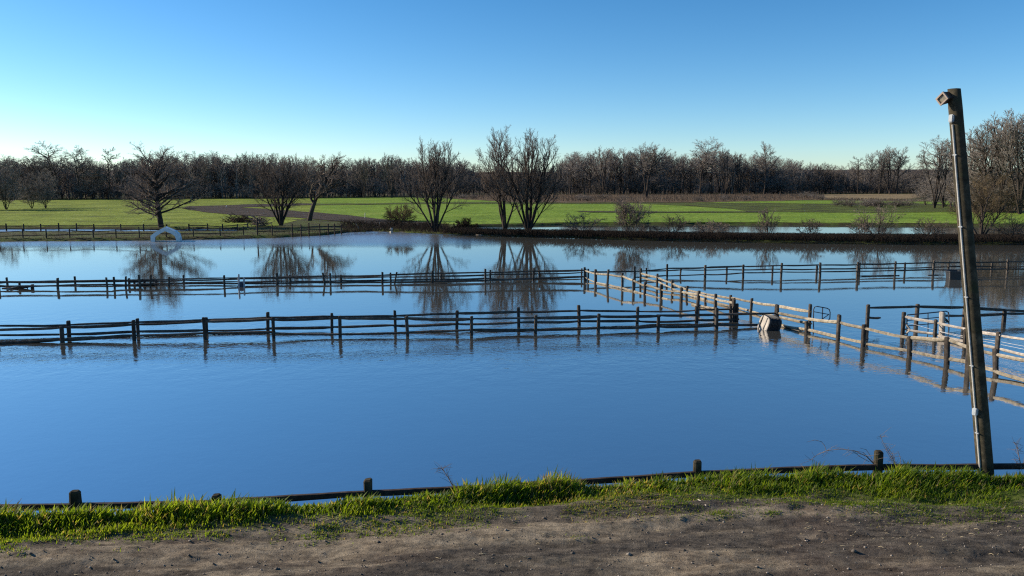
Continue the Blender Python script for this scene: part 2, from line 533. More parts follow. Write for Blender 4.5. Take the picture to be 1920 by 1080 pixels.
def sheet(name, poly, m, z, jit=0.25, seed=1):
    """a flat sheet of land whose outline is given as photo pixels on the level z"""
    rng = random.Random(seed)
    pts = []
    for i, (x, y) in enumerate(poly):
        x2, y2 = poly[(i + 1) % len(poly)]
        k = max(1, int(abs(x2 - x) / 12))
        for j in range(k):
            t = j / k
            pts.append((x + (x2 - x) * t, y + (y2 - y) * t + (rng.uniform(-jit, jit) if j else 0)))
    bm = bmesh.new()
    f = bm.faces.new([bm.verts.new(G(x, y, z)) for x, y in pts])
    bmesh.ops.triangulate(bm, faces=[f])
    bmesh.ops.recalc_face_normals(bm, faces=bm.faces[:])
    for f in bm.faces:
        if f.normal.z < 0: f.normal_flip()
    me = bpy.data.meshes.new(name)
    bm.to_mesh(me); bm.free()
    return tag(link(name, me, m), kind='structure')

Z1, Z2, Z3 = LAND_Z + 0.04, LAND_Z + 0.08, LAND_Z + 0.12
sheet('pasture', [(-700, 376), (0, 375.5), (240, 374), (400, 373), (480, 372.5), (640, 371), (640, 403), (560, 412), (520, 423), (470, 425), (300, 424.6), (-700, 424.4)], M['pasture'], Z1 - 0.02, 0.2, 1)
sheet('green_field', [(600, 371.5), (760, 370), (830, 372), (1000, 381), (1100, 380.5), (1190, 381), (1300, 387), (1375, 392), (1392, 394.5), (1400, 396.5), (1250, 396.8), (1090, 396.2), (1075, 397.2), (1200, 398.2), (1440, 397.6), (1800, 398), (2500, 398), (2500, 420.5), (1920, 419.4), (1700, 418.1), (1400, 416.7), (1050, 416.9), (960, 419.0), (900, 420.3), (850, 421), (830, 419.5), (720, 414), (660, 410), (600, 403.5)], M['grass_field'], Z1, 0.2, 2)
sheet('green_field', [(1300, 379.6), (1500, 376), (1560, 375.8), (1640, 376.5), (1790, 376.5), (1900, 378), (2500, 380), (2500, 384), (1800, 384), (1680, 379.8), (1540, 382), (1420, 380.5)], M['grass_field'], Z1, 0.2, 3)
sheet('muddy_field', [(1190, 381.4), (1300, 380.2), (1400, 381), (1560, 384), (1800, 386), (1800, 397.5), (1600, 399), (1440, 397.2), (1400, 396), (1375, 391.5), (1300, 386.5)], M['mud'], Z2, 0.25, 4)
sheet('dirt_track', [(342, 391), (352, 386.5), (400, 385.2), (480, 382.5), (560, 381.2), (600, 381.5), (600, 384), (520, 386.5), (450, 389), (520, 393), (600, 398.5), (660, 404), (720, 411), (820, 418), (830, 424), (720, 423), (640, 415), (560, 408), (500, 406), (440, 403), (380, 397)], M['track'], Z2, 0.3, 5)
sheet('ditch', [(590, 381.6), (700, 381), (800, 379), (960, 378.5), (1060, 380.2), (1180, 379.4), (1180, 382.2), (1060, 381.9), (960, 382), (800, 381.8), (700, 383.4), (590, 384.4)], M['mud'], Z3, 0.3, 6)
sheet('stubble_field', [(1470, 371.5), (1510, 368), (1548, 364.6), (1630, 363.8), (1722, 363.6), (1735, 369), (1715, 372), (1650, 374.5), (1580, 373.2), (1530, 374.6)], M['stubble'], Z1, 0.2, 7)
sheet('dead_grass_verge', [(830, 369), (900, 365.2), (1500, 364), (1540, 373), (1500, 375.6), (1300, 379.4), (1180, 379.2), (1060, 380), (960, 378.4), (870, 374)], M['deadgrass'], Z2, 0.25, 8)
sheet('dirt_path', [(1080, 396.2), (1090, 395.6), (1250, 396.6), (1440, 396.2), (1440, 398), (1250, 398.4), (1110, 398)], M['track'], Z3, 0.15, 9)

# low wooded rise on the skyline
def build_hill():
    xs = np.linspace(-900, 1100, 161)
    prof = 16 + 7 * fbm(xs * 0.006, xs * 0 + 2, 3, 3) + 1.6 * fbm(xs * 0.09, xs * 0 + 5, 3, 9)
    rows = [(610, 0.0), (640, 0.55), (680, 0.9), (730, 1.0), (820, 0.75), (980, 0.0)]
    V = []
    for y, k in rows:
        for x, h in zip(xs, prof):
            V.append((x, y, LAND_Z - 0.5 + h * k))
    nc = len(xs)
    q = [(r * nc + c, r * nc + c + 1, (r + 1) * nc + c + 1, (r + 1) * nc + c) for r in range(len(rows) - 1) for c in range(nc - 1)]
    me = np_mesh('hill', V, quads=q, smooth=True)
    m = field_mat('wooded_rise', [(0.3, (0.035, 0.028, 0.026)), (0.7, (0.075, 0.06, 0.052))], 0.05)
    tag(link('hill', me, m), kind='structure')
build_hill()
# ---------------------------------------------------------------- bare trees
def rot_about(d, axis, a):
    return Matrix.Rotation(a, 3, axis) @ d

def gen_tree(seed, st):
    rng = random.Random(seed)
    out = []
    nlev = st['levels']
    def grow(p, d, L, r, lev):
        n = st['nseg'][lev]
        pts, rad = [p.copy()], [r]
        step = L / n
        tip = st['tip'][lev]
        d = d.normalized()
        for i in range(n):
            w_ = st['wob'][lev]
            d = (d + Vector((rng.gauss(0, w_), rng.gauss(0, w_), rng.gauss(0, w_) * 0.7 + st['trop'][lev]))).normalized()
            p = p + d * step
            pts.append(p.copy())
            t = (i + 1) / n
            rad.append(max(r * (1 - t) + r * tip * t, st['rmin']))
        out.append((lev, pts, rad))
        if lev + 1 >= nlev: return
        k = st['kids'][lev]
        if isinstance(k, tuple): k = rng.randint(*k)
        t0 = st['t0'][lev]
        az = rng.uniform(0, 6.28)
        for j in range(k):
            t = t0 + (1 - t0) * ((j + rng.uniform(0.2, 0.8)) / k)
            f = t * n
            i = min(int(f), n - 1)
            q = pts[i].lerp(pts[i + 1], f - i)
            ax = (pts[i + 1] - pts[i]).normalized()
            rr = rad[i] + (rad[i + 1] - rad[i]) * (f - i)
            a0, a1 = st['ang'][lev]
            a = R(a0 + (a1 - a0) * t + rng.uniform(-9, 9))
            az += 2.4 + rng.uniform(-0.5, 0.5)
            side = ax.orthogonal().normalized()
            nd = rot_about(rot_about(ax, side, a), ax, az)
            sh = st['shape'](t) if lev == 0 and 'shape' in st else (1.0 - 0.45 * (t - t0) / (1 - t0 + 1e-6))
            grow(q, nd, L * st['ratio'][lev] * sh * rng.uniform(0.75, 1.2), max(min(rr * 0.85, r * st['rk'][lev]), st['rmin']), lev + 1)
    for (tilt, azd, L, r, off) in st['stems']:
        d = Vector((math.sin(R(tilt)) * math.cos(R(azd)), math.sin(R(tilt)) * math.sin(R(azd)), math.cos(R(tilt))))
        grow(Vector((off * math.cos(R(azd)), off * math.sin(R(azd)), -0.03)), d, L, r, 0)
    return out

def tree_meshes(name, seed, st, H, W=None, split=2):
    segs = gen_tree(seed, st)
    allp = np.array([tuple(p) for s in segs for p in s[1]])
    kz = H / np.percentile(allp[:, 2], 99.9)
    kx = kz
    if W:
        kx = W / (np.percentile(allp[:, 0], 99) - np.percentile(allp[:, 0], 1))
    a, b = Tubes(), Tubes()
    for lev, pts, rad in segs:
        pp = [(p.x * kx, p.y * kx, p.z * kz) for p in pts]
        if lev < split: a.add(pp, rad, 7 if lev == 0 else 5)
        else: b.add(pp, rad, 4 if lev == split else 3)
    return a.mesh(name + '_trunk'), b.mesh(name + '_crown')

def style(**k):
    d = dict(levels=5, nseg=[8, 6, 4, 3, 2], tip=[0.25, 0.3, 0.35, 0.45, 0.5], wob=[0.05, 0.10, 0.13, 0.15, 0.15],
             trop=[0.03, 0.05, 0.06, 0.06, 0.08], kids=[14, 7, 6, 5], t0=[0.25, 0.2, 0.15, 0.15],
             ang=[(60, 30), (45, 30), (40, 30), (38, 28)], ratio=[0.5, 0.55, 0.5, 0.5], rk=[0.36, 0.42, 0.45, 0.5],
             rmin=0.0075, stems=[(2, 0, 10, 0.3, 0)])
    d.update(k)
    return d

def plant(name, label, cat, seed, st, px, py, Hpx, Wpx=None, z=LAND_Z, group=None, mats=('bark', 'twig'), split=2, lean=0.0):
    p = G(px, py, z)
    k = p.y / F_PX
    root = empty(name, p, label, cat, group)
    mt, mc = tree_meshes(name, seed, st, Hpx * k, Wpx * k if Wpx else None, split)
    if Hpx * k < 7.5 and cat != 'tree':
        link('stem', mt, M[mats[0]], root); link('twigs', mc, M[mats[1]], root)
    else:
        link('trunk', mt, M[mats[0]], root); link('crown', mc, M[mats[1]], root)
    root.rotation_euler = (0, lean, 0)
    return root

oak = style(stems=[(1, 0, 10, 0.40, 0)], kids=[34, 9, 6, 5], t0=[0.17, 0.22, 0.15, 0.15], ang=[(82, 24), (42, 30), (40, 30), (38, 28)],
            shape=lambda t: 0.96 - 0.40 * t if t > 0.24 else 0.82, ratio=[0.62, 0.48, 0.5, 0.55], trop=[0.02, 0.055, 0.05, 0.06, 0.08])
plant('bare_tree', 'rounded bare tree with a thick trunk and low spreading limbs behind the white shelter', 'tree', 11, oak, 302, 426, 157, 150)
spread = style(stems=[(4, 0, 6, 0.26, 0.0), (16, 40, 6.5, 0.2, 0.08), (18, 170, 6.5, 0.2, 0.08), (22, 280, 5.8, 0.16, 0.08), (30, 350, 6, 0.15, .05), (32, 190, 6, .15, .05)],
               kids=[11, 7, 6, 4], t0=[0.22, 0.15, 0.15, 0.1], ang=[(48, 28), (42, 28), (40, 30), (38, 28)], ratio=[0.6, 0.5, 0.5, 0.55])
plant('bare_tree', 'broad bare tree with many low forking stems beside a thick leaning trunk', 'tree', 23, spread, 527, 423, 134, 112)
gnarl = style(stems=[(9, 15, 9, 0.42, 0.0)], kids=[13, 7, 7, 6], t0=[0.28, 0.25, 0.15, 0.1], ang=[(62, 32), (55, 40), (45, 35), (40, 30)],
              wob=[0.10, 0.24, 0.24, 0.2, 0.18], ratio=[0.5, 0.5, 0.48, 0.5], rk=[0.5, 0.45, 0.45, 0.5])
plant('bare_tree', 'gnarled old tree with a thick dark trunk leaning over the dirt track', 'tree', 31, gnarl, 580, 414, 128, 92)
vase = style(stems=[(3, 10, 7.6, 0.19, 0.1), (9, 60, 7.8, 0.16, 0.12), (14, 160, 8.0, 0.17, 0.14), (15, 345, 8.0, 0.17, 0.14), (12, 250, 7.8, 0.15, 0.12), (23, 188, 7.2, 0.13, 0.14), (24, 2, 7.2, 0.13, 0.14)],
             wob=[0.07, 0.12, 0.14, 0.15, 0.15], kids=[11, 7, 5, 4], t0=[0.27, 0.18, 0.12, 0.1], ang=[(42, 26), (36, 24), (34, 26), (34, 26)], ratio=[0.46, 0.5, 0.52, 0.55],
             trop=[-0.01, 0.05, 0.08, 0.09, 0.10], rk=[0.4, 0.42, 0.45, 0.5])
plant('bare_tree', 'vase shaped bare tree of many upright stems standing alone on the far bank', 'tree', 41, vase, 816, 434, 174, 150)
tallv = style(stems=[(1, 10, 11, 0.22, 0.05), (7, 185, 10.6, 0.18, 0.1), (11, 350, 8.6, 0.14, 0.1), (15, 170, 9, 0.13, 0.1)],
              kids=[14, 7, 5, 4], t0=[0.26, 0.18, 0.12, 0.1], ang=[(46, 26), (38, 24), (34, 26), (34, 26)], ratio=[0.38, 0.5, 0.52, 0.55],
              trop=[0.01, 0.09, 0.10, 0.10, 0.10], rk=[0.4, 0.42, 0.45, 0.5])
plant('bare_tree', 'tallest slender bare tree on the far bank, crown touching the wider tree beside it', 'tree', 53, tallv, 947, 431, 192, 92)
wide = style(stems=[(2, 10, 9, 0.24, 0.1), (9, 100, 9, 0.18, 0.14), (12, 345, 9.2, 0.2, 0.16), (16, 190, 9, 0.18, 0.16), (22, 0, 9, 0.16, 0.16), (27, 175, 7, 0.13, 0.16), (10, 270, 9, 0.17, 0.12), (32, 10, 7, 0.11, .16)],
             kids=[11, 7, 5, 4], t0=[0.24, 0.18, 0.12, 0.1], ang=[(42, 26), (36, 24), (34, 26), (34, 26)], ratio=[0.44, 0.5, 0.52, 0.55],
             trop=[0.0, 0.06, 0.09, 0.10, 0.10], rk=[0.4, 0.42, 0.45, 0.5])
plant('bare_tree', 'wide many stemmed bare tree on the far bank, fanning up from one dark clump', 'tree', 67, wide, 990, 434, 186, 130)
goldst = style(stems=[(6, 10, 6, 0.14, 0.1), (16, 80, 6, 0.1, 0.14), (24, 185, 6, 0.12, 0.14), (30, 350, 6, 0.1, 0.14), (12, 250, 6.4, 0.12, 0.12), (36, 20, 5, .08, .1)],
               kids=[11, 7, 5, 4], t0=[0.2, 0.18, 0.12, 0.1], ang=[(48, 28), (42, 26), (38, 28), (36, 28)], ratio=[0.5, 0.5, 0.5, 0.55])
plant('bare_tree', 'small tangled bare tree at the water behind the leaning light pole', 'tree', 71, goldst, 1838, 448, 124, 124, mats=('bark', 'twig_gold'))
shr = style(levels=4, stems=[(4, 10, 3, 0.05, 0.05), (18, 60, 3, 0.045, 0.1), (26, 170, 3, 0.045, 0.1), (30, 300, 3, 0.04, 0.1), (38, 350, 2.8, 0.035, 0.1), (14, 240, 3, 0.04, 0.1), (42, 185, 2.6, .035, .1)],
            nseg=[6, 5, 3, 2], kids=[8, 5, 3], t0=[0.2, 0.15, 0.1], ang=[(48, 30), (45, 30), (40, 30)], ratio=[0.5, 0.5, 0.5], rmin=0.011,
            wob=[0.12, 0.2, 0.2, 0.2], trop=[0.03, 0.05, 0.05, 0.05])
dense = dict(shr); dense['kids'] = [13, 8, 6]
plant('bare_shrub', 'tall dark tangled shrub in the middle of the brambly bank', 'shrub', 81, dense, 1181, 441, 73, 66)
plant('bare_shrub', 'loose brown shrub beside the white drum at the shore', 'shrub', 82, dense, 750, 427, 44, 56, mats=('bark', 'twig_gold'))
dome = dict(dense); dome['stems'] = [(a, b_, 2.2, .05, .1) for a, b_ in ((5, 0), (30, 40), (50, 100), (65, 160), (60, 220), (45, 280), (70, 340), (72, 20), (70, 190))]
plant('bare_shrub', 'low dark dome shaped shrub between two bare bank trees', 'shrub', 83, dome, 874, 433, 25, 46, mats=('bramble', 'bramble'))
for i, (px, py, h, w_, lab) in enumerate([
        (1262, 441, 36, 60, 'low spreading dark shrub just beyond the tallest bank shrub'),
        (1092, 438, 40, 70, 'thin wispy shrub between the wide bank tree and the tallest shrub'),
        (1440, 445, 52, 40, 'upright thin shrub on the bank in line with the tallest far tree'),
        (1612, 448, 40, 60, 'bushy shrub on the bank beside a spindly leaning sapling'),
        (1646, 448, 60, 70, 'spindly leaning sapling arching over the strip of water'),
        (1330, 443, 30, 60, 'low scraggly bramble shrub on the bank under the wood edge'),
        (1520, 446, 34, 50, 'low thin shrub on the bank between two taller ones'),
        (1740, 448, 38, 60, 'scraggly bank shrub just before the leaning light pole'),
        (1900, 449, 44, 70, 'dense brown shrub on the bank past the leaning light pole')]):
    plant('bank_shrub', lab, 'shrub', 90 + i, shr, px, py, h * 1.1, w_ * 1.1, mats=('bark', 'twig'))

# trees of the far wood edge: a few kinds, copied
def proto(name, seed, st, W):
    mt, mc = tree_meshes(name, seed, st, 1.0, W)
    return mt, mc
def far_style(**k):
    d = style(levels=4, nseg=[8, 5, 3, 2], kids=[14, 8, 8], t0=[0.35, 0.2, 0.12], rmin=0.0016, ratio=[0.42, 0.5, 0.5],
              wob=[0.06, 0.16, 0.18, 0.2], tip=[0.3, 0.35, 0.45, 0.5], rk=[0.5, 0.5, 0.5])
    d.update(k)
    return d
FARK = [
    ('round', 201, far_style(stems=[(2, 0, 10, 0.017, 0)], kids=[15, 9, 9], t0=[0.42, 0.2, 0.12], ang=[(58, 25), (46, 30), (42, 32)], ratio=[0.45, 0.5, 0.5]), 0.62),
    ('vase', 202, far_style(stems=[(3, 0, 10, 0.015, 0), (10, 90, 9.4, 0.012, .05), (13, 200, 9.6, 0.012, .05), (16, 310, 9, 0.011, .05)], kids=[10, 7, 6], t0=[0.4, 0.2, 0.12], ang=[(40, 24), (40, 28), (38, 28)], ratio=[0.34, 0.5, 0.5]), 0.6),
    ('spindly', 203, far_style(stems=[(3, 50, 10, 0.013, 0)], kids=[16, 7, 7], t0=[0.3, 0.2, 0.12], ang=[(52, 25), (45, 30), (40, 30)], ratio=[0.26, 0.5, 0.5]), 0.36),
    ('open', 204, far_style(stems=[(5, 0, 9, 0.017, 0), (9, 170, 9.6, 0.014, .06)], kids=[9, 8, 8], t0=[0.45, 0.25, 0.12], ang=[(55, 30), (52, 34), (44, 34)], ratio=[0.42, 0.5, 0.48], wob=[0.09, 0.2, 0.22, 0.2]), 0.6),
    ('bushy', 205, far_style(stems=[(6, 0, 10, 0.012, 0), (16, 120, 9, 0.010, .1), (18, 240, 9, 0.010, .1), (24, 60, 8, .009, .1), (26, 300, 8, .009, .1)], kids=[14, 9, 7], t0=[0.12, 0.15, 0.1], ang=[(55, 30), (48, 30), (42, 30)], ratio=[0.4, 0.5, 0.5]), 0.85),
]
KINDS = {nm: proto('far_' + nm, sd_, st, W) for nm, sd_, st, W in FARK}
elm = far_style(stems=[(1, 0, 6, 0.020, 0), (3, 60, 6, 0.015, .02)], kids=[13, 10, 9], t0=[0.52, 0.25, 0.12], ang=[(58, 38), (44, 30), (42, 32)], ratio=[0.62, 0.46, 0.5], trop=[0.02, 0.05, 0.03, 0.04])
KINDS['elm'] = proto('far_elm', 211, elm, 0.8)

def far_tree(px, base_y, top_y, kind, label, group=None, wk=1.0, rz=None, rng=random.Random(5), back=0.0, name='wood_edge_tree', crown_mat=None):
    p = G(px, base_y, LAND_Z)
    if back:
        p = Vector((p.x * (1 + back / p.y), p.y + back, p.z))
    top = atY(px, top_y, p.y).z
    H = max(2.0, top - LAND_Z)
    root = empty(name, p, label, 'tree', group, rng.uniform(0, 6.28) if rz is None else rz)
    mt, mc = KINDS[kind]
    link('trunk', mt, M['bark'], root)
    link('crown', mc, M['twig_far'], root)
    root.scale = (H * wk, H * wk, H)
    return root

SPECIAL = [
    (107, 374, 265, 'open', 'tall crooked bare tree rising well above the far wood, nearest the left field edge', 1.0),
    (152, 374, 273, 'open', 'forked bare tree above the far wood, middle one of three left of the white shelter', 0.9),
    (203, 374, 275, 'spindly', 'thin leaning bare tree above the far wood, just left of the tree behind the shelter', 1.1),
    (683, 371, 297, 'vase', 'bare tree at the wood edge with its trunk splitting low, behind the dark ditch', 1.0),
    (735, 371, 286, 'vase', 'taller forked tree at the wood edge just left of the vase shaped bank tree', 1.0),
    (1130, 365, 274, 'vase', 'bare tree with arching limbs at the wood edge right of the widest bank tree', 1.0),
    (1068, 366, 283, 'open', 'thin open crowned tree at the wood edge behind the widest bank tree', 0.8),
    (1212, 373, 266, 'elm', 'umbrella crowned tree standing in front of the wood above the brown reeds', 1.0),
    (1312, 366, 256, 'open', 'tall ragged tree of the wood edge, the highest right of the umbrella crowned tree', 0.85),
    (1362, 366, 276, 'vase', 'narrow upright tree beside the tall ragged tree of the wood edge', 0.8),
    (1432, 366, 264, 'round', 'small headed tall tree standing clear above the lower wood', 0.7),
    (1608, 364, 292, 'spindly', 'thin leaning tree at the start of the clump above the tan stubble', 1.2),
    (1632, 364, 282, 'round', 'pale topped tree in the clump behind the tan stubble', 0.7),
    (1648, 364, 277, 'vase', 'straight tree in the middle of the clump behind the tan stubble', 0.75),
    (1668, 364, 272, 'vase', 'broad tree of the clump behind the tan stubble, crown joined with its neighbours', 1.0),
    (1682, 364, 275, 'round', 'outermost round headed tree of the clump behind the tan stubble', 0.95),
]
for px, by, ty, k, lab, wk in SPECIAL:
    far_tree(px, by, ty, k, lab, None, wk)

BASE = [(-500, 375.5), (0, 375), (240, 373.6), (500, 372), (640, 370.5), (760, 369), (850, 365.5), (1000, 365), (1500, 364), (1540, 363.3), (1720, 363), (2400, 364)]
TOPS = [(-500, 296), (0, 297), (60, 292), (120, 297), (240, 299), (330, 288), (370, 285), (480, 287), (560, 291), (620, 300), (650, 297), (700, 295), (740, 290), (800, 293), (870, 297), (905, 316), (1040, 314), (1060, 290), (1100, 276), (1150, 279), (1200, 281), (1280, 286), (1330, 277), (1380, 286), (1420, 292), (1480, 297), (1540, 305), (1600, 306), (1720, 312), (1760, 313), (2400, 305)]
GROUPS = [(-999, 250, 'trees of the wood edge behind the left pasture', 'bare brown tree in the dense wood edge behind the left pasture'),
          (250, 640, 'trees of the wood edge behind the spreading shore trees', 'bare brown tree in the wood edge behind the two spreading shore trees'),
          (640, 1050, 'trees of the wood edge behind the tall bank trees', 'bare brown tree in the low wood edge behind the tall bank trees'),
          (1050, 1520, 'trees of the wood edge behind the brown reeds', 'bare brown tree in the ragged wood edge behind the brown reeds'),
          (1520, 9999, 'trees of the low wood behind the tan stubble', 'bare brown tree in the low wood behind the tan stubble')]
rng = random.Random(77)
N_EDGE = 190
for i in range(N_EDGE):
    px = -110 + (1830 + 110) * (i + rng.uniform(0.1, 0.9)) / N_EDGE
    g = next(x for x in GROUPS if x[0] <= px < x[1])
    ty = itp(px, TOPS) + abs(rng.gauss(0, 6.5)) - 3.5
    kind = rng.choice(['round', 'vase', 'spindly', 'open', 'vase', 'bushy', 'round'])
    far_tree(px, itp(px, BASE), ty, kind, g[3], g[2], rng.uniform(0.75, 1.15), back=rng.uniform(2, 45), rng=rng)
rng = random.Random(78)
N_UND = 84
for i in range(N_UND):
    px = -100 + (1800 + 100) * (i + rng.uniform(0.1, 0.9)) / N_UND
    g = next(x for x in GROUPS if x[0] <= px < x[1])
    by = itp(px, BASE)
    far_tree(px, by, by - rng.uniform(20, 42), 'bushy', g[3].replace('bare brown tree', 'low bushy undergrowth tree'), g[2].replace('trees', 'undergrowth'), rng.uniform(0.95, 1.5), back=rng.uniform(0, 16), rng=rng, name='undergrowth_tree')

# the wood behind the edge reads as one mass
def build_wood():
    rng = random.Random(9)
    t = Tubes()
    for i in range(4200):
        px = rng.uniform(-420, 2150)
        p = G(px, itp(px, BASE), LAND_Z)
        back = rng.uniform(8, 95)
        q = Vector((p.x * (1 + back / p.y), p.y + back, LAND_Z))
        ty = itp(px, TOPS) + 6 + abs(rng.gauss(0, 7))
        H = max(5.0, atY(px, ty, q.y).z - LAND_Z)
        lean = Vector((rng.gauss(0, .06), rng.gauss(0, .06), 1))
        pts = [q + lean * (H * 0.8 * s) for s in (0, 0.5, 1)]
        t.add([tuple(a) for a in pts], [0.16, 0.13, 0.06], 3)
        for j in range(11):
            s = rng.uniform(0.12, 0.8)
            a = rng.uniform(0, 6.28); sp = rng.uniform(0.5, 1.0)
            b0 = q + lean * (H * s)
            L = H * rng.uniform(0.12, 0.3)
            d = Vector((math.cos(a) * sp, math.sin(a) * sp, rng.uniform(0.5, 1.3))).normalized()
            b1 = b0 + d * L * 0.5 + Vector((0, 0, .1))
            b2 = b1 + (d + Vector((0, 0, .35))).normalized() * L * 0.5
            if b2.z > H + LAND_Z: continue
            t.add([tuple(b0), tuple(b1), tuple(b2)], [0.11, 0.09, 0.05], 3)
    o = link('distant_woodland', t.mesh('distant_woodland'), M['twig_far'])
    tag(o, 'dense mass of bare brown woodland behind the wood edge', 'woodland', kind='stuff')
build_wood()

# taller wood closing the view on the right
RIGHT = [(1752, 391, 262, 'vase', .8), (1768, 390, 252, 'open', .7), (1782, 388, 254, 'vase', .7), (1815, 397, 240, 'vase', .85), (1838, 399, 224, 'round', .85), (1856, 394, 217, 'vase', .8), (1872, 400, 212, 'vase', .9),
         (1893, 398, 206, 'round', .85), (1912, 402, 204, 'vase', .9), (1936, 400, 200, 'round', .9), (1962, 402, 198, 'vase', .95), (1800, 386, 262, 'round', .8), (1992, 404, 196, 'round', .9), (2030, 402, 195, 'vase', .9)]
for i, (px, by, ty, k, wk) in enumerate(RIGHT):
    far_tree(px, by, ty, k, 'tall bare tree in the high wood closing the view beyond the light pole', 'tall trees of the high wood beyond the light pole', wk)
for i, (px, by, ty) in enumerate([(1735, 384, 330), (1752, 386, 322), (1772, 388, 334), (1792, 390, 320), (1812, 396, 316), (1880, 399, 300), (1845, 398, 306), (1910, 400, 310), (1940, 400, 305), (1970, 402, 300), (1865, 398, 330), (1898, 400, 335), (1830, 396, 335), (2010, 402, 300)]):
    far_tree(px, by, ty, 'bushy', 'bushy brown understorey tree at the foot of the high wood beyond the light pole', 'understorey trees of the high wood beyond the light pole', 1.1, name='undergrowth_tree').children[1].data
# thin multi-stemmed trees on the pasture's edge
for px, by, ty, lab in [(12, 393, 290, 'dark twiggy tree clump cut by the left edge of the view, on the pasture'),
                        (-40, 394, 285, 'tall twiggy tree beyond the left edge of the pasture'),
                        (60, 391, 322, 'small round twiggy tree with several thin stems nearest the left tree clump'),
                        (86, 391, 318, 'small twiggy tree with a cluster of thin stems, standing apart on the pasture')]:
    far_tree(px, by, ty, 'bushy', lab, None, 0.75, name='pasture_tree')

# low shrubs in the dead grass and along the ditches
rng = random.Random(31)
for i in range(34):
    if i < 20:
        px = rng.uniform(860, 1540); by = itp(px, [(860, 373), (1000, 378), (1300, 379), (1540, 375)]) - rng.uniform(0, 4)
        lab, grp = 'low dark brown shrub in the strip of dead grass before the wood', 'low shrubs in the dead grass'
    else:
        px = rng.uniform(1560, 1735); by = 388 + rng.uniform(-1.5, 1.5)
        lab, grp = 'low dark brown shrub in the row between the two right hand green fields', 'shrub row between the green fields'
    o = far_tree(px, by, by - rng.uniform(6, 13), 'bushy', lab, grp, rng.uniform(1.6, 2.6), name='low_shrub', rng=rng)
    o['category'] = 'shrub'
for o in list(COL.objects):
    if o.name.startswith('low_shrub'):
        for c in o.children:
            if c.name.startswith('trunk'): c.name = 'stem'
            if c.name.startswith('crown'): c.name = 'twigs'

def build_reeds():
    rng = random.Random(3)
    t = Tubes()
    def strip(n, lo, hi, x0, x1, h0, h1):
        for i in range(n):
            px = rng.uniform(x0, x1)
            py = rng.uniform(itp(px, lo), itp(px, hi))
            p = G(px, py, LAND_Z)
            h = rng.uniform(h0, h1); a = rng.gauss(0, .25); c = rng.gauss(0, .25)
            t.add([(p.x, p.y, p.z), (p.x + a * h * .4, p.y + c * h * .4, p.z + h * .6), (p.x + a * h, p.y + c * h, p.z + h)], [0.07, 0.08, 0.03], 3, rng.random())
    strip(5200, [(840, 366), (1540, 364.5)], [(840, 371), (960, 377.5), (1180, 379), (1300, 379), (1540, 374)], 840, 1545, 0.6, 1.7)
    strip(900, [(1540, 373), (1740, 376)], [(1540, 376), (1740, 379)], 1530, 1745, 0.4, 1.0)
    strip(900, [(1780, 384), (2200, 384)], [(1780, 396), (2200, 398)], 1780, 2200, 0.5, 1.2)
    m, n, l, b = new_mat('dead_reed')
    at = n.new('ShaderNodeAttribute'); at.attribute_name = 'tone'
    r = ramp(n, [(0.0, (0.06, 0.04, 0.028)), (0.5, (0.13, 0.085, 0.06)), (1.0, (0.27, 0.19, 0.12))])
    l.new(at.outputs['Fac'], r.inputs[0]); l.new(r.outputs[0], b.inputs['Base Color'])
    b.inputs['Roughness'].default_value = 0.9
    tag(link('reeds', t.mesh('reeds'), m), 'brown dead reeds and weeds in front of the far wood', 'reeds', kind='stuff')
build_reeds()

def build_brambles():
    rng = random.Random(4)
    t = Tubes()
    def patch(n, x0, x1, lo, hi, h0, h1, taper=False):
        for i in range(n):
            px = rng.uniform(x0, x1)
            py = rng.uniform(itp(px, lo), itp(px, hi))
            p = G(px, py, 0.25)
            kf = (py - itp(px, lo)) / (itp(px, hi) - itp(px, lo) + 1e-6)
            h = rng.uniform(h0, h1) * (1 - 0.5 * (kf if taper else 0)); a = rng.uniform(0, 6.28); L = h * rng.uniform(0.4, 1.3)
            pts = []
            for s in (0, .3, .6, 1):
                pts.append((p.x + math.cos(a) * L * s, p.y + math.sin(a) * L * s * .6, p.z + h * (1.6 * s - 0.85 * s * s) / 0.75))
            t.add(pts, [0.02, 0.018, 0.014, 0.008], 3, rng.random())
    lo = [(x, y - 0.3) for x, y in FAR_SHORE]
    back = [(640, 428), (820, 430), (900, 434.2), (960, 435.8), (1060, 437.8), (1180, 440), (1400, 442.4), (1700, 444.3), (1920, 444.8), (2400, 446)]
    patch(23000, 830, 2200, lo, back, 0.4, 0.9, True)
    patch(2200, 640, 840, [(640, 418), (840, 424)], [(640, 435), (740, 434), (840, 438)], 0.3, 0.9)
    patch(1200, -300, 640, [(-300, 452), (130, 451), (400, 448), (640, 438)], [(-300, 440), (640, 430)], 0.1, 0.3)
    tag(link('brambles', t.mesh('brambles'), M['bramble']), 'dark leafless brambles covering the far bank', 'brambles', kind='stuff')
build_brambles()
# ---------------------------------------------------------------- split rail fences
def loft(rings):
    """closed mesh through a list of rings (lists of points), capped at both ends"""
    s = len(rings[0])
    V = [tuple(p) for r in rings for p in r]
    F = []
    for i in range(len(rings) - 1):
        for j in range(s):
            F.append((i * s + j, i * s + (j + 1) % s, (i + 1) * s + (j + 1) % s, (i + 1) * s + j))
    F.append(tuple(range(s))[::-1])
    F.append(tuple((len(rings) - 1) * s + j for j in range(s)))
    return V, F

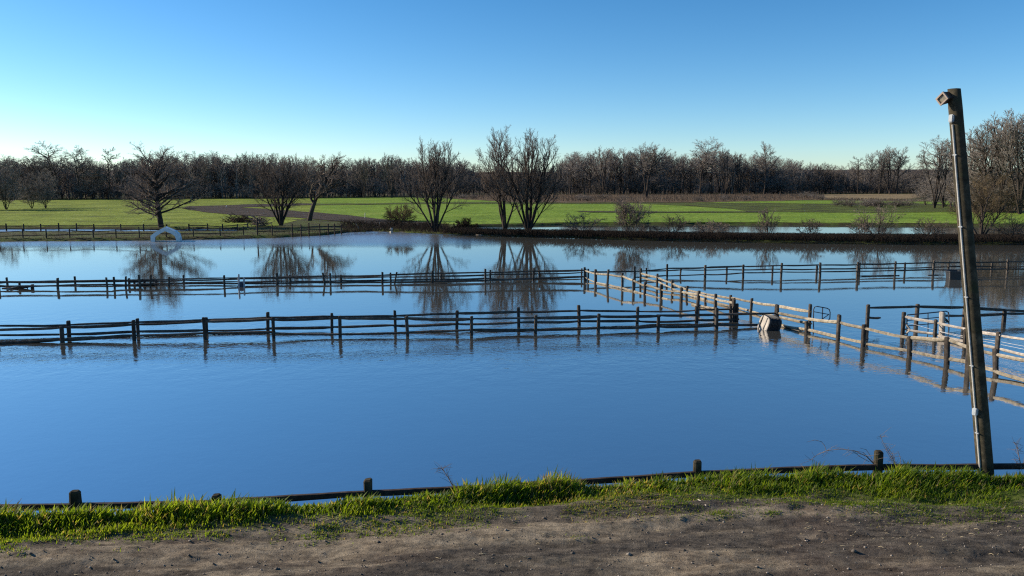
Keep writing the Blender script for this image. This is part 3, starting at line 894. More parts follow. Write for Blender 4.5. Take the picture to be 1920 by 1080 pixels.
def solid(name, parts, m, parent=None, origin=(0, 0, 0), smooth=False):
    V, F = [], []
    for v, f in parts:
        b = len(V)
        V += [(a[0] - origin[0], a[1] - origin[1], a[2] - origin[2]) for a in v]
        F += [tuple(i + b for i in q) for q in f]
    me = bpy.data.meshes.new(name)
    me.from_pydata(V, [], F)
    bm = bmesh.new(); bm.from_mesh(me)
    bmesh.ops.recalc_face_normals(bm, faces=bm.faces[:])
    bm.to_mesh(me); bm.free()
    if smooth:
        for p in me.polygons: p.use_smooth = True
    return link(name, me, m, parent)

frng = random.Random(12)

def post_geo(b, t, hw, ang=0.0):
    """a hewn post from the point b up to the point t"""
    prof = [(1, .62), (.62, 1), (-.62, 1), (-1, .62), (-1, -.62), (-.62, -1), (.62, -1), (1, -.62)]
    rings = []
    ks = [0, .3, .6, .85, .985, 1.0]
    H = (t - b).length
    ks[4] = 1 - min(.05, 0.025 / H)
    c_, s_ = math.cos(ang), math.sin(ang)
    jit = [frng.uniform(.88, 1.1) for _ in prof]
    slope = frng.uniform(-.25, .25)
    for i, k in enumerate(ks):
        p = b.lerp(t, k)
        f = hw * (1.0 if i < 5 else 0.72) * frng.uniform(.95, 1.05)
        r = []
        for (x, y), q in zip(prof, jit):
            X, Y = x * f * q, y * f * q
            z = p.z + (X * slope if i >= 4 else 0)
            r.append((p.x + X * c_ - Y * s_, p.y + X * s_ + Y * c_, z))
        rings.append(r)
    return loft(rings)

def rail_geo(a, b, r, sag=0.02, n=6):
    d = b - a
    ax = d.normalized()
    side = ax.cross(Vector((0, 0, 1))).normalized()
    up = side.cross(ax)
    prof = [(math.cos(i * 1.0472 + .4), math.sin(i * 1.0472 + .4)) for i in range(6)]
    jit = [frng.uniform(.75, 1.15) for _ in prof]
    bow = frng.gauss(0, .010); bow2 = frng.gauss(0, .007)
    rings = []
    for i in range(n + 1):
        k = i / n
        p = a.lerp(b, k) - Vector((0, 0, 1)) * (sag * 4 * k * (1 - k)) + up * (bow * math.sin(3.14 * k) + bow2 * math.sin(6.28 * k)) + side * frng.gauss(0, .006)
        f = r * (0.62 if i in (0, n) else 1.0) * frng.uniform(.9, 1.1)
        rings.append([p + side * (x * f * q * 0.75) + up * (y * f * q) for (x, y), q in zip(prof, jit)])
    return loft(rings)

def fence(label, posts, water, rails, z=0.0, hw=0.062, rr=0.055, name='split_rail_fence', mat_p='post', mat_r='rail', extra=(), sink=0.6, over=0.09):
    def Yof(px):
        return 1.0 / itp(px, [(x, 1.0 / G(x, y, z).y) for x, y in water])
    P = []
    for p in posts:
        px, yt = p[0], p[1]
        Y = Yof(px)
        top = atY(px, yt, Y)
        bx = p[2] if len(p) > 2 else px
        g = G(bx, 500, z); d = ray(bx, itp(px, water)); t_ = Y / d.y
        b = Vector((d.x * t_, Y, z))
        if len(p) <= 2: b.x = top.x + frng.gauss(0, .02)
        P.append((px, b, top))
    o0 = P[0][1].copy()
    root = empty(name, o0, label, 'fence')
    ang = math.atan2(P[-1][1].y - P[0][1].y, P[-1][1].x - P[0][1].x)
    for px, b, top in P:
        bb = b - (top - b).normalized() * sink
        solid('post', [post_geo(bb, top, hw * frng.uniform(.92, 1.12), ang)], M[mat_p], root, o0)
    for px, yt, bx in extra:
        Y = Yof(px)
        top = atY(px, yt, Y); d = ray(bx, itp(bx, water)); t_ = Y / d.y
        b = Vector((d.x * t_, Y, z)); bb = b - (top - b).normalized() * sink
        solid('post', [post_geo(bb, top, hw * .85, ang)], M[mat_p], root, o0)
    for row in rails:
        xs = [q[0] for q in row]
        stops = [xs[0]] + [p[0] for p in P if xs[0] + 4 < p[0] < xs[-1] - 4] + [xs[-1]]
        for x0, x1 in zip(stops[:-1], stops[1:]):
            a = atY(x0, itp(x0, row), Yof(x0)); b = atY(x1, itp(x1, row), Yof(x1))
            d = (b - a).normalized()
            off = frng.uniform(-.025, .025)
            nrm = Vector((-d.y, d.x, 0)).normalized() * off
            a = a - d * over + nrm + Vector((0, 0, frng.gauss(0, .012))); b = b + d * over + nrm + Vector((0, 0, frng.gauss(0, .012)))
            solid('rail', [rail_geo(a, b, rr * frng.uniform(.85, 1.12))], M[mat_r], root, o0)
    return root, Yof, o0

# nearer double fence, front and back rows
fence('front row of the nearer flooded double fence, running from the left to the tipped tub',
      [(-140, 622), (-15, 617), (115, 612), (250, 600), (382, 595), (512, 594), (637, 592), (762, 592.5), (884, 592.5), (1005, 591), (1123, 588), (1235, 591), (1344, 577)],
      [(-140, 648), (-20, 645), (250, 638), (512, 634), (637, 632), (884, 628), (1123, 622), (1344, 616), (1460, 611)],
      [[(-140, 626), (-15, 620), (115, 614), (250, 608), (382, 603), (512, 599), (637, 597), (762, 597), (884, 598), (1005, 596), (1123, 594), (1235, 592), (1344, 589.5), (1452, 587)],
       [(-140, 646), (-15, 643), (115, 637), (250, 629), (382, 625), (512, 623), (637, 626), (762, 624), (884, 619), (1005, 618), (1123, 614), (1235, 612), (1344, 609.5), (1432, 608)]], mat_r='rail_across', rr=0.062)
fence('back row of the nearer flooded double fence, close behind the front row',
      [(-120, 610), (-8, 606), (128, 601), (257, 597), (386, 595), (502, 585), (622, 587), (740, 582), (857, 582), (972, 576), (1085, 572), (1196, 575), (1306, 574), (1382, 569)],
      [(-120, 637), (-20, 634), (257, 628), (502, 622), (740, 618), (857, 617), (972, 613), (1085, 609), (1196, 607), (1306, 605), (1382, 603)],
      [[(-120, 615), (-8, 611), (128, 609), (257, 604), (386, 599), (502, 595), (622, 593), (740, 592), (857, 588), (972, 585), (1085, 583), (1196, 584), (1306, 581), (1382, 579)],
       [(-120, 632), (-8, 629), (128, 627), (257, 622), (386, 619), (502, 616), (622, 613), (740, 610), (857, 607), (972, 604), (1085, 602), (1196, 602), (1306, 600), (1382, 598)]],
      mat_r='rail_across', rr=0.058, extra=[(1370, 573, 1370), (1377, 561, 1376)])
# farther double fence
fence('front row of the farther flooded double fence left of the corner post',
      [(-100, 526), (-3, 523), (108, 521), (213, 519), (260, 515), (420, 516), (519, 512), (619, 512), (717, 510), (811, 507), (910, 504), (1001, 502), (1096, 501)],
      [(-100, 544), (0, 542), (108, 541), (260, 539), (420, 536.5), (519, 534), (717, 532), (811, 530.5), (910, 529), (1001, 527), (1096, 526)],
      [[(-100, 532), (-3, 529), (108, 527), (213, 525), (260, 524.5), (420, 521), (519, 520), (619, 517.5), (717, 516), (811, 512), (910, 511), (1001, 508), (1096, 506)],
       [(-100, 539), (-3, 537), (108, 535), (213, 533), (260, 533), (420, 532), (519, 531), (619, 529), (717, 528.5), (811, 527), (910, 526), (1001, 522), (1096, 519)]],
      mat_r='rail_across', rr=0.058, hw=0.06, extra=[(199, 520, 201), (236, 518, 236), (283, 515, 282), (317, 519, 317), (605, 511, 609), (744, 510, 740), (1098, 504, 1099)])
fence('back row of the farther flooded double fence, standing lower in the water',
      [(-60, 520), (12, 520), (140, 518), (241, 522), (344, 515), (447, 519), (543, 515.5), (639, 515), (732, 511), (827, 514), (919, 506), (1011, 506), (1091, 503)],
      [(-60, 534), (0, 533), (140, 533), (344, 531), (543, 529), (639, 528.5), (732, 527.5), (827, 527), (919, 524), (1011, 523), (1091, 521)],
      [[(-60, 531), (12, 530), (140, 529), (344, 525.5), (447, 523), (543, 521), (639, 521), (732, 519.5), (827, 517.5), (919, 515.5), (1011, 513), (1091, 511)],
       [(344, 530), (543, 527), (732, 525.5), (919, 522.5), (1091, 519)]], mat_r='rail_across', rr=0.05, hw=0.055)
# diagonal lit fences
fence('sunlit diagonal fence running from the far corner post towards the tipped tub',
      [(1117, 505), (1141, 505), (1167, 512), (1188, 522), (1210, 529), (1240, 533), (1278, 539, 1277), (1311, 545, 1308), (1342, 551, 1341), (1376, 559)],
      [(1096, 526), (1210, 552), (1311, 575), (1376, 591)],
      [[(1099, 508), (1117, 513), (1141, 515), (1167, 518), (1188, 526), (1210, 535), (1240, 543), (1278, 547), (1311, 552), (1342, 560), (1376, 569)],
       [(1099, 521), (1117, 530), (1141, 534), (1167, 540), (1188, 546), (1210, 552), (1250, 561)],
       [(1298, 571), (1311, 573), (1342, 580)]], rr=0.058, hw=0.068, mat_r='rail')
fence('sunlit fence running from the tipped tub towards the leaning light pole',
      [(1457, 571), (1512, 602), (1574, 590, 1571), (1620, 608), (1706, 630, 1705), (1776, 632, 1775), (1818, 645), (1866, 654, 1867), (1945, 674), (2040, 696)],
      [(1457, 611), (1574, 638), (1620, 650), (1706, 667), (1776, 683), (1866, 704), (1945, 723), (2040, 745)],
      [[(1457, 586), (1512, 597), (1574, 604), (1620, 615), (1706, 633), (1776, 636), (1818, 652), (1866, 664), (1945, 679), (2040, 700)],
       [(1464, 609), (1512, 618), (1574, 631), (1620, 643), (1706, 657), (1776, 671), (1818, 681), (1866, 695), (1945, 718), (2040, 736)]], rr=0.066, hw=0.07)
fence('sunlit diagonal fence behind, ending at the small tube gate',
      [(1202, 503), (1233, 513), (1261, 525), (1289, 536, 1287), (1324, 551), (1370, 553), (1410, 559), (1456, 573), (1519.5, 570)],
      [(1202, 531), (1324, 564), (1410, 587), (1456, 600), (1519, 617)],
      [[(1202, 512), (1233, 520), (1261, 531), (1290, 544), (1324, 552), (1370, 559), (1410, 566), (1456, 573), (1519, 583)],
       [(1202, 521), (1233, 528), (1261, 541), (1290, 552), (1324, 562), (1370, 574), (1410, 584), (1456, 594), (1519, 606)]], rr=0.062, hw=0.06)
fence('front row of the far right double fence, carrying the black tub',
      [(1103, 504), (1190, 499), (1251, 495), (1322.5, 497), (1394, 496), (1466, 493), (1538, 492), (1609, 491), (1679.5, 490), (1752, 488), (1822, 487), (1890, 486), (1962, 485), (2040, 484)],
      [(1098, 526), (1190, 524), (1251, 521), (1394, 521), (1538, 520), (1680, 517), (1752, 516), (1890, 514), (2040, 512)],
      [[(1103, 510), (1190, 509), (1251, 504), (1322, 502), (1394, 499.5), (1466, 498), (1538, 497), (1609, 495.5), (1680, 494.5), (1752, 492.5), (1822, 492), (1890, 491), (2040, 489)],
       [(1190, 520), (1251, 516.5), (1322, 515), (1394, 511.5), (1466, 510), (1538, 509.5), (1609, 508.5), (1680, 507), (1752, 505), (1822, 505), (1890, 504), (2040, 502)],
       [(1612, 517), (1684, 516)], [(1742, 516), (1768, 515.5)]], mat_r='rail_across', rr=0.052, hw=0.062)
fence('back row of the far right double fence beneath the reflected shrubs',
      [(1212, 502), (1277, 502), (1363, 500), (1449, 497), (1532, 498), (1612, 492), (1697, 492), (1779, 490), (1860, 492), (1945, 490), (2030, 489)],
      [(1210, 519), (1277, 517), (1449, 516), (1532, 515), (1697, 512), (1779, 511), (2030, 508)],
      [[(1212, 508), (1277, 506), (1363, 505), (1449, 504.5), (1532, 504), (1612, 503), (1697, 502), (1779, 500), (1860, 500), (1945, 499), (2030, 498)]], mat_r='rail_across', rr=0.05, hw=0.055)
fence('two rail cross fence behind the long tube gate, right of the small tube gate',
      [(1628, 571), (1721, 570), (1810, 572), (1884, 582), (1975, 584)],
      [(1628, 619), (1721, 612), (1810, 608), (1884, 604), (1975, 600)],
      [[(1628, 576), (1721, 574.5), (1810, 576), (1884, 581), (1975, 583)],
       [(1774, 592), (1810, 591), (1884, 588.5), (1975, 586)], [(1628, 595), (1648, 595.5)]], rr=0.06, hw=0.075, mat_r='rail_across')
f3, Y3, o3 = fence('pale rail fence with wires from the braced gate post past the leaning light pole',
      [(1695, 585), (1755, 599), (1811, 616), (1872, 622), (1950, 642), (2040, 664)],
      [(1695, 627), (1755, 635), (1811, 647), (1872, 660), (1950, 677), (2040, 700)],
      [[(1698, 594), (1755, 604.5), (1811, 617), (1872, 628), (1950, 640), (2040, 659)],
       [(1698, 617), (1755, 627), (1811, 640), (1872, 653), (1950, 671), (2040, 690)]], rr=0.06, hw=0.062, mat_r='pale_wood')
for row in ([(1700, 604), (1755, 620), (1811, 631), (1872, 640), (1950, 655)], [(1762, 622), (1811, 634), (1872, 645), (1950, 661)]):
    t = Tubes()
    t.add([tuple(atY(x, y, Y3(x)) - o3) for x, y in row], [0.006] * len(row), 4)
    link('wire', t.mesh('wire'), M['wire'], f3)
br = [rail_geo(atY(1695, 604, Y3(1695)), atY(1706, 617, Y3(1706)), .05, 0, 2), rail_geo(atY(1706, 620, Y3(1706)), atY(1697, 626, Y3(1697)), .05, 0, 2)]
solid('brace', br[:1], M['pale_wood'], f3, o3)
solid('brace', br[1:], M['pale_wood'], f3, o3)

# fences on the far left bank
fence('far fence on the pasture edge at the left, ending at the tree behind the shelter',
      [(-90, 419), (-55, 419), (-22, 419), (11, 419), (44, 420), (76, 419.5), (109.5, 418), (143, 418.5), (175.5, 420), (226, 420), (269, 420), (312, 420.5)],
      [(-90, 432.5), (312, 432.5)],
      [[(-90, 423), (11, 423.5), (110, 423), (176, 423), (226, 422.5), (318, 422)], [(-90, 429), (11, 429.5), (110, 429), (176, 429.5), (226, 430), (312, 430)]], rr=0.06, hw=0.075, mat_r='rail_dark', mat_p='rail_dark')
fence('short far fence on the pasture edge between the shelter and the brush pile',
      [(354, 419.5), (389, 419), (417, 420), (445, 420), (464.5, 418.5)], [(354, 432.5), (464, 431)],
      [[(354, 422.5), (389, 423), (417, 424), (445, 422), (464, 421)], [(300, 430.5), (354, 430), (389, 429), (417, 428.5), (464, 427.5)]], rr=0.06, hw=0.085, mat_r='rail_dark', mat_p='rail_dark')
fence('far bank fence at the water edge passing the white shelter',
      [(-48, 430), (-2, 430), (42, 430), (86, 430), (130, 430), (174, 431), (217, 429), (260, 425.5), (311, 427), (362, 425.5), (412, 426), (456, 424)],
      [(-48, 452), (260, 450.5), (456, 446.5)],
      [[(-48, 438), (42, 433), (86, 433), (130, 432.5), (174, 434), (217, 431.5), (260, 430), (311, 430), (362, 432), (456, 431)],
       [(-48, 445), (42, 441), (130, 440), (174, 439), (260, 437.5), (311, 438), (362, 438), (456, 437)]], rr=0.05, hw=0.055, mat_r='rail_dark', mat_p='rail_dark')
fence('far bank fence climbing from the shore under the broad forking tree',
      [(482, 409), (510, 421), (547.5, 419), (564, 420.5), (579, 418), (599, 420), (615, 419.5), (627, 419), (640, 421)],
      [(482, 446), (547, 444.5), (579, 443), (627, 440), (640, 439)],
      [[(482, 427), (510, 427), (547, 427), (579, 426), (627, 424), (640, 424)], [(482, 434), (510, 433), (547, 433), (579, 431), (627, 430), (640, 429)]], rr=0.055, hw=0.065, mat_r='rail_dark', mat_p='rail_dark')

# ---------------------------------------------------------------- gates, tubs and other things in the water
def tube_path(name, px_pts, Y, r, m, parent, o0, sides=6):
    t = Tubes()
    pts = [atY(x, y, Y) if not callable(Y) else atY(x, y, Y(x)) for x, y in px_pts]
    t.add([tuple(p - o0) for p in pts], [r] * len(pts), sides)
    return link(name, t.mesh(name), m, parent)

Yg = G(1540, 619, 0).y
o0 = G(1526, 619, 0)
g = empty('tube_gate', o0, 'small dark tube gate standing open at the end of the diagonal fence', 'gate')
tube_path('gate_frame', [(1526, 626), (1525, 604), (1525.5, 580), (1527.5, 575.5), (1532, 574.5), (1551, 578), (1555, 580.5), (1556.5, 586), (1556, 597), (1553, 601), (1549, 604)], Yg, .022, M['steel'], g, o0)
tube_path('crossbar', [(1526, 584.5), (1554, 589.5)], Yg, .018, M['steel'], g, o0)
tube_path('upright', [(1542.5, 576), (1541.5, 600)], Yg, .022, M['steel'], g, o0)
tube_path('brace', [(1554, 589.5), (1538, 601)], Yg, .018, M['steel'], g, o0)

A = G(1701, 627, 0); B = G(1779, 620, 0)
def Yl(px):
    return 1 / itp(px, [(1701, 1 / A.y), (1779, 1 / B.y)])
g = empty('tube_gate', A, 'long thin tube gate between the braced post and the lit gate post', 'gate')
tube_path('gate_frame', [(1701, 628), (1700.5, 594), (1702, 590.5), (1740, 587), (1774, 583.5), (1778, 585.5), (1779, 590), (1779, 624)], Yl, .026, M['steel'], g, A)
tube_path('crossbar', [(1701, 601), (1740, 597), (1779, 593)], Yl, .02, M['steel'], g, A)
tube_path('crossbar', [(1701, 611), (1740, 607.5), (1779, 604)], Yl, .02, M['steel'], g, A)
tube_path('upright', [(1740, 587), (1740, 626)], Yl, .02, M['steel'], g, A)
b = G(1767.5, 628, 0); t = atY(1767.5, 585, b.y)
g = empty('gate_post', b, 'sunlit braced gate post at the hinge end of the long tube gate', 'post')
solid('post', [post_geo(b - Vector((0, 0, .6)), t, .095, .5)], M['pale_wood'], g, b)
solid('brace', [rail_geo(atY(1770, 594, b.y), atY(1778, 604, b.y), .055, 0, 3)], M['post'], g, b)

# dense little gate with slats in the farther double fence
b = G(250, 535.5, 0); Yq = b.y
g = empty('slat_gate', b, 'dark little slatted gate in the lane of the farther double fence', 'gate')
for x0, x1, y in ((238, 294, 525.5), (238, 294, 534.5), (240, 268, 529)):
    solid('rail', [rail_geo(atY(x0, y, Yq), atY(x1, y - .5, Yq), .06, 0, 4)], M['rail_dark'], g, b)
for x, yt in ((242, 521.5), (252, 524), (271, 524), (293, 524)):
    bb = atY(x, 542, Yq)
    solid('picket', [post_geo(bb, atY(x, yt, Yq), .055)], M['rail_dark'], g, b)
# broken gate adrift
b = G(30, 541, 0); Yq = b.y
g = empty('broken_gate', b, 'broken dark gate sagging into the water at the start of the farther double fence', 'gate')
solid('rail', [rail_geo(atY(4, 541, Yq), atY(60, 536.5, Yq), .085, .03, 5)], M['rail_dark'], g, b)
solid('rail', [rail_geo(atY(2, 545, Yq - .3), atY(37, 535, Yq - .3), .03, 0, 4)], M['pale_wood'], g, b)
solid('picket', [post_geo(atY(37, 543, Yq), atY(36.5, 530, Yq), .05)], M['rail_dark'], g, b)
solid('picket', [post_geo(atY(61, 547, Yq), atY(60.5, 533, Yq), .075)], M['rail_dark'], g, b)
tube_path('strap', [(51, 537), (51.5, 543), (53, 548), (55, 549)], Yq, .03, M['blue_plastic'], g, b)

# pale posts with a hanging bucket
for x, yt, lab in ((447.5, 514, 'thin pale grey stake on the left of the hanging bucket'), (457.5, 521, 'thin pale grey stake on the right of the hanging bucket')):
    b = G(x, 537.5, 0)
    o = solid('stake', [post_geo(b - Vector((0, 0, .5)), atY(x, yt, b.y), .045)], M['box_grey'], None, b)
    o.location = b
    tag(o, lab, 'stake')
b = G(452.5, 537, 0); c = atY(452.5, 538.5, b.y)
def lathe(prof, c, n=16, sq=0.0):
    rings = []
    for r, z in prof:
        rings.append([(c.x + r * math.cos(i * 2 * math.pi / n), c.y + r * math.sin(i * 2 * math.pi / n), c.z + z) for i in range(n)])
    return loft(rings)
g = empty('bucket', c, 'blue grey bucket hung between two pale stakes on the farther double fence', 'bucket')
solid('body', [lathe([(.10, 0), (.125, .02), (.15, .27), (.165, .28), (.165, .3), (.14, .3), (.115, .04)], c)], M['blue_plastic'], g, c, True)
tube_path('handle', [(448, 530.5), (450, 528.5), (452.5, 527.8), (455, 528.5), (457, 530.5)], c.y, .012, M['steel'], g, c)

# tipped water tub: a tapering ribbed tub on its side, its base to the sun
def tub():
    px, py = 1443, 617
    base = G(px, py, 0)
    g = empty('water_tub', base, 'tipped dark water tub half sunk at the fence corner, pale base facing the sun', 'tub')
    k = base.y / F_PX
    Hh, Ww = 18.5 * k, 17.5 * k         # half sizes of the base
    ax = Vector((0.90, 0.30, -0.22)).normalized()      # from the base to the mouth
    up = Vector((0.27, -0.12, 1)); up = (up - ax * up.dot(ax)).normalized()
    sd_ = ax.cross(up)
    c0 = base + Vector((-13 * k, -0.10, 10 * k))
    def ring(s, f):
        n, out = 28, []
        for i in range(n):
            a = i * 2 * math.pi / n
            ca, sa = math.cos(a), math.sin(a)
            e = 0.62
            x = math.copysign(abs(ca) ** e, ca); y = math.copysign(abs(sa) ** e, sa)
            out.append(c0 + ax * s + sd_ * (x * Ww * f * 1.0) + up * (y * Hh * f))
        return out
    L = 24 * k
    rings = [ring(0.0, .90), ring(.03, .95)]
    for i in range(7):
        s = .05 + i * (L - .1) / 7
        f = .95 + .02 * i
        w2 = (L - .1) / 7
        rings += [ring(s, f), ring(s + w2 * .35, f), ring(s + w2 * .45, f - .045), ring(s + w2 * .9, f - .045)]
    rings += [ring(L - .03, 1.12), ring(L, 1.12), ring(L, 1.0), ring(L * .25, .86)]
    solid('shell', [loft(rings)], M['black_plastic'], g, base)
    solid('base', [loft([ring(-.03, .80), ring(-.012, .88), ring(0.002, .88)])], M['mud_plastic'], g, base)
    for t_ in (-.45, .35):
        q0 = c0 + sd_ * (t_ * Ww) - ax * .035
        solid('rib', [rail_geo(q0 - up * Hh * .85, q0 + up * Hh * .82, .035, 0, 3)], M['mud_plastic' if t_ > 0 else 'black_plastic'], g, base)
tub()

def black_tub():
    base = G(1780.5, 522, 0)
    k = base.y / F_PX
    g = empty('feed_tub', base, 'black boxy feed tub hanging on the far right fence', 'tub')
    def ring(z, fx, fy, n=20):
        out = []
        for i in range(n):
            a = i * 2 * math.pi / n; ca, sa = math.cos(a), math.sin(a)
            out.append((base.x + math.copysign(abs(ca) ** .35, ca) * 12.5 * k * fx, base.y - .45 + math.copysign(abs(sa) ** .35, sa) * .3 * fy, base.z + z))
        return out
    z0 = -4 * k; z1 = 16 * k
    solid('shell', [loft([ring(z0, .84, .8), ring(z0 + .05, .9, .9), ring(z1 - .12, .97, .97), ring(z1 - .1, 1.04, 1.08), ring(z1, 1.04, 1.08), ring(z1, .9, .85), ring(z0 + .12, .78, .7)])], M['black_plastic'], g, base)
    solid('bracket', [rail_geo(Vector((base.x - 12 * k, base.y - .1, base.z + z1 + .02)), Vector((base.x + 12 * k, base.y - .1, base.z + z1 + .02)), .03, 0, 3)], M['steel'], g, base)
black_tub()

# white shelter standing in the flood
def shelter():
    base = G(312, 452, 0)
    k = base.y / F_PX
    g = empty('white_shelter', base, 'open fronted white tarp shelter standing flooded before the rounded tree', 'shelter')
    rz = 0.28
    def arch(sc_, d):
        prof = [(-25, -8), (-25, 11), (-16, 18), (0, 27), (16, 19.5), (23, 13.5), (25.5, 6), (25.5, -8)]
        out = []
        for x, z in prof:
            X, Y = x * k * sc_, d
            zz = z * k if z < 0 else (z * k * sc_ if sc_ < 1 else z * k)
            out.append((base.x + X * math.cos(rz) - Y * math.sin(rz), base.y + X * math.sin(rz) + Y * math.cos(rz), base.z + zz))
        return out
    def shell(d0, d1, s_out, s_in):
        a, b_, c, d_ = arch(s_out, d0), arch(s_out, d1), arch(s_in, d1), arch(s_in, d0)
        n = len(a); V = a + b_ + c + d_; F = []
        for i in range(n - 1):
            F += [(i, i + 1, n + i + 1, n + i), (n + i, n + i + 1, 2 * n + i + 1, 2 * n + i), (2 * n + i, 2 * n + i + 1, 3 * n + i + 1, 3 * n + i), (3 * n + i, 3 * n + i + 1, i + 1, i)]
        F += [(0, n, 2 * n, 3 * n), (n - 1, 4 * n - 1, 3 * n - 1, 2 * n - 1)]
        return V, F
    solid('cover', [shell(-.7, .75, 1.0, .955)], M['tarp'], g, base)
    solid('front_band', [shell(-.78, -.702, 1.01, .72)], M['tarp'], g, base)
    solid('rear_band', [shell(.752, .82, 1.01, .80)], M['tarp'], g, base)
shelter()

b = G(734, 436.5, 0); k = b.y / F_PX
g = empty('drum', b, 'small white drum standing in the water at the far shore', 'drum')
solid('body', [lathe([(2.6 * k, -.3), (3 * k, -.28), (3.1 * k, 3 * k), (2.9 * k, 3.6 * k), (3.1 * k, 4 * k), (3.1 * k, 8 * k), (2.4 * k, 9 * k)], b)], M['white_plastic'], g, b, True)
solid('cap', [lathe([(1.3 * k, 9 * k - .01), (1.5 * k, 9.2 * k), (1.5 * k, 10.4 * k), (1.2 * k, 10.6 * k)], b)], M['lamp_body'], g, b, True)

# bleached branches, logs and brush on the far shore
rng = random.Random(6)
for i, (x0, y0, x1, y1) in enumerate([(673, 432, 667, 419), (676, 431, 669, 424), (688, 432, 680, 423), (692, 431, 686, 425), (713, 433, 708, 424), (716, 432, 711, 416)]):
    a = G(x0, y0, .1); e = atY(x1, y1, a.y + rng.uniform(-.3, .3)); m_ = a.lerp(e, .5) + Vector((rng.gauss(0, .12), 0, .05))
    t = Tubes(); t.add([tuple(a - a), tuple(m_ - a), tuple(e - a)], [.07, .055, .02], 6)
    o = link('driftwood_branch', t.mesh('driftwood_branch'), M['pale_wood']); o.location = a
    tag(o, 'bleached driftwood branch poking up from the far shore left of the drum', 'branch', 'bleached driftwood branches')
for i, (x0, x1, y, lab) in enumerate([(548, 572, 413.5, 'dark log lying against the foot of the gnarled leaning tree'), (748, 792, 435.2, 'pale thin log floating along the far shore right of the drum'), (892, 905, 440.5, 'short pale log floating under the tall slender tree')]):
    a = G(x0, y, .25 if i == 0 else .02); e = G(x1, y + .3, .25 if i == 0 else .02)
    o = solid('log', [rail_geo(a, e, .22 if i == 0 else .07, 0, 5)], M['rail_dark' if i == 0 else 'pale_wood'], None, a); o.location = a
    tag(o, lab, 'log')
def brush(px, py, wpx, hpx, n, lab, seed, mat):
    rng = random.Random(seed)
    p = G(px, py, LAND_Z); k = p.y / F_PX
    t = Tubes()
    for i in range(n):
        x = rng.gauss(0, wpx * .28) * k; y = rng.gauss(0, .8); z = abs(rng.gauss(0, hpx * .4)) * k
        a = rng.uniform(0, 6.28); L = rng.uniform(.5, 1.6)
        d = Vector((math.cos(a), math.sin(a), rng.uniform(-.1, .7))).normalized() * L
        t.add([(x, y, z), (x + d.x * .5, y + d.y * .5, z + d.z * .5 + rng.gauss(0, .06)), (x + d.x, y + d.y, max(0, z + d.z))], [.05, .035, .012], 4)
    o = link('brush_pile', t.mesh('brush_pile'), M[mat]); o.location = p
    tag(o, lab, 'brush pile')
brush(452, 417, 46, 12, 260, 'long dark pile of cut branches on the pasture by the short far fence', 5, 'bramble')
brush(487, 424, 22, 20, 160, 'small reddish brush heap beside the foot of the forking tree', 6, 'twig')
b = G(684, 409.5, LAND_Z)
o = solid('marker_post', [post_geo(b, atY(684.5, 399, b.y), .05)], M['white_plastic'], None, b); o.location = b
tag(o, 'thin white marker post at the edge of the green field', 'post')
b = G(424, 389, LAND_Z)
o = solid('marker_post', [post_geo(b, atY(425, 384.5, b.y), .09)], M['white_plastic'], None, b); o.location = b
tag(o, 'short white marker post where the dirt track forks', 'post')

# ---------------------------------------------------------------- shore fence in front
def shore_fence():
    posts = [(-190, 928), (140, 920), (405, 927), (690, 898), (965, 902), (1308, 863), (1648, 845), (1990, 850)]
    rail = [(-190, 957), (0, 952), (140, 950), (270, 947), (405, 944), (480, 938), (690, 925), (850, 918), (1110, 902), (1308, 889), (1400, 884.5), (1500, 880), (1648, 876), (1720, 876), (1920, 874), (1990, 874)]
    def Yof(px):
        p = G(px, itp(px, NEAR_LIP), LIP_Z)
        return float(np.interp(p.x, LIPX, LIPY)) + 0.55
    b0 = atY(posts[0][0], posts[0][1], Yof(posts[0][0]))
    o0 = Vector((b0.x, b0.y, .4))
    g = empty('split_rail_fence', o0, 'low dark shore fence half buried in the bright grass at the near bank', 'fence')
    for px, yt in posts:
        t = atY(px, yt, Yof(px)); b = Vector((t.x, t.y, -.2))
        solid('post', [post_geo(b, t, .068, 0)], M['pole'], g, o0)
    xs = [p[0] for p in posts]
    for x0, x1 in zip(xs[:-1], xs[1:]):
        n = 6; rings = []
        for i in range(n + 1):
            x = x0 + (x1 - x0) * i / n
            p = atY(x, itp(x, rail), Yof(x) - .02)
            hh, tt = .048 * frng.uniform(.92, 1.08), .03
            zj = frng.gauss(0, .004)
            rings.append([p + Vector((0, -tt, hh + zj)), p + Vector((0, tt, hh + zj)), p + Vector((0, tt, -hh + zj)), p + Vector((0, -tt, -hh + zj))])
        solid('rail', [loft(rings)], M['rail_dark'], g, o0)
shore_fence()

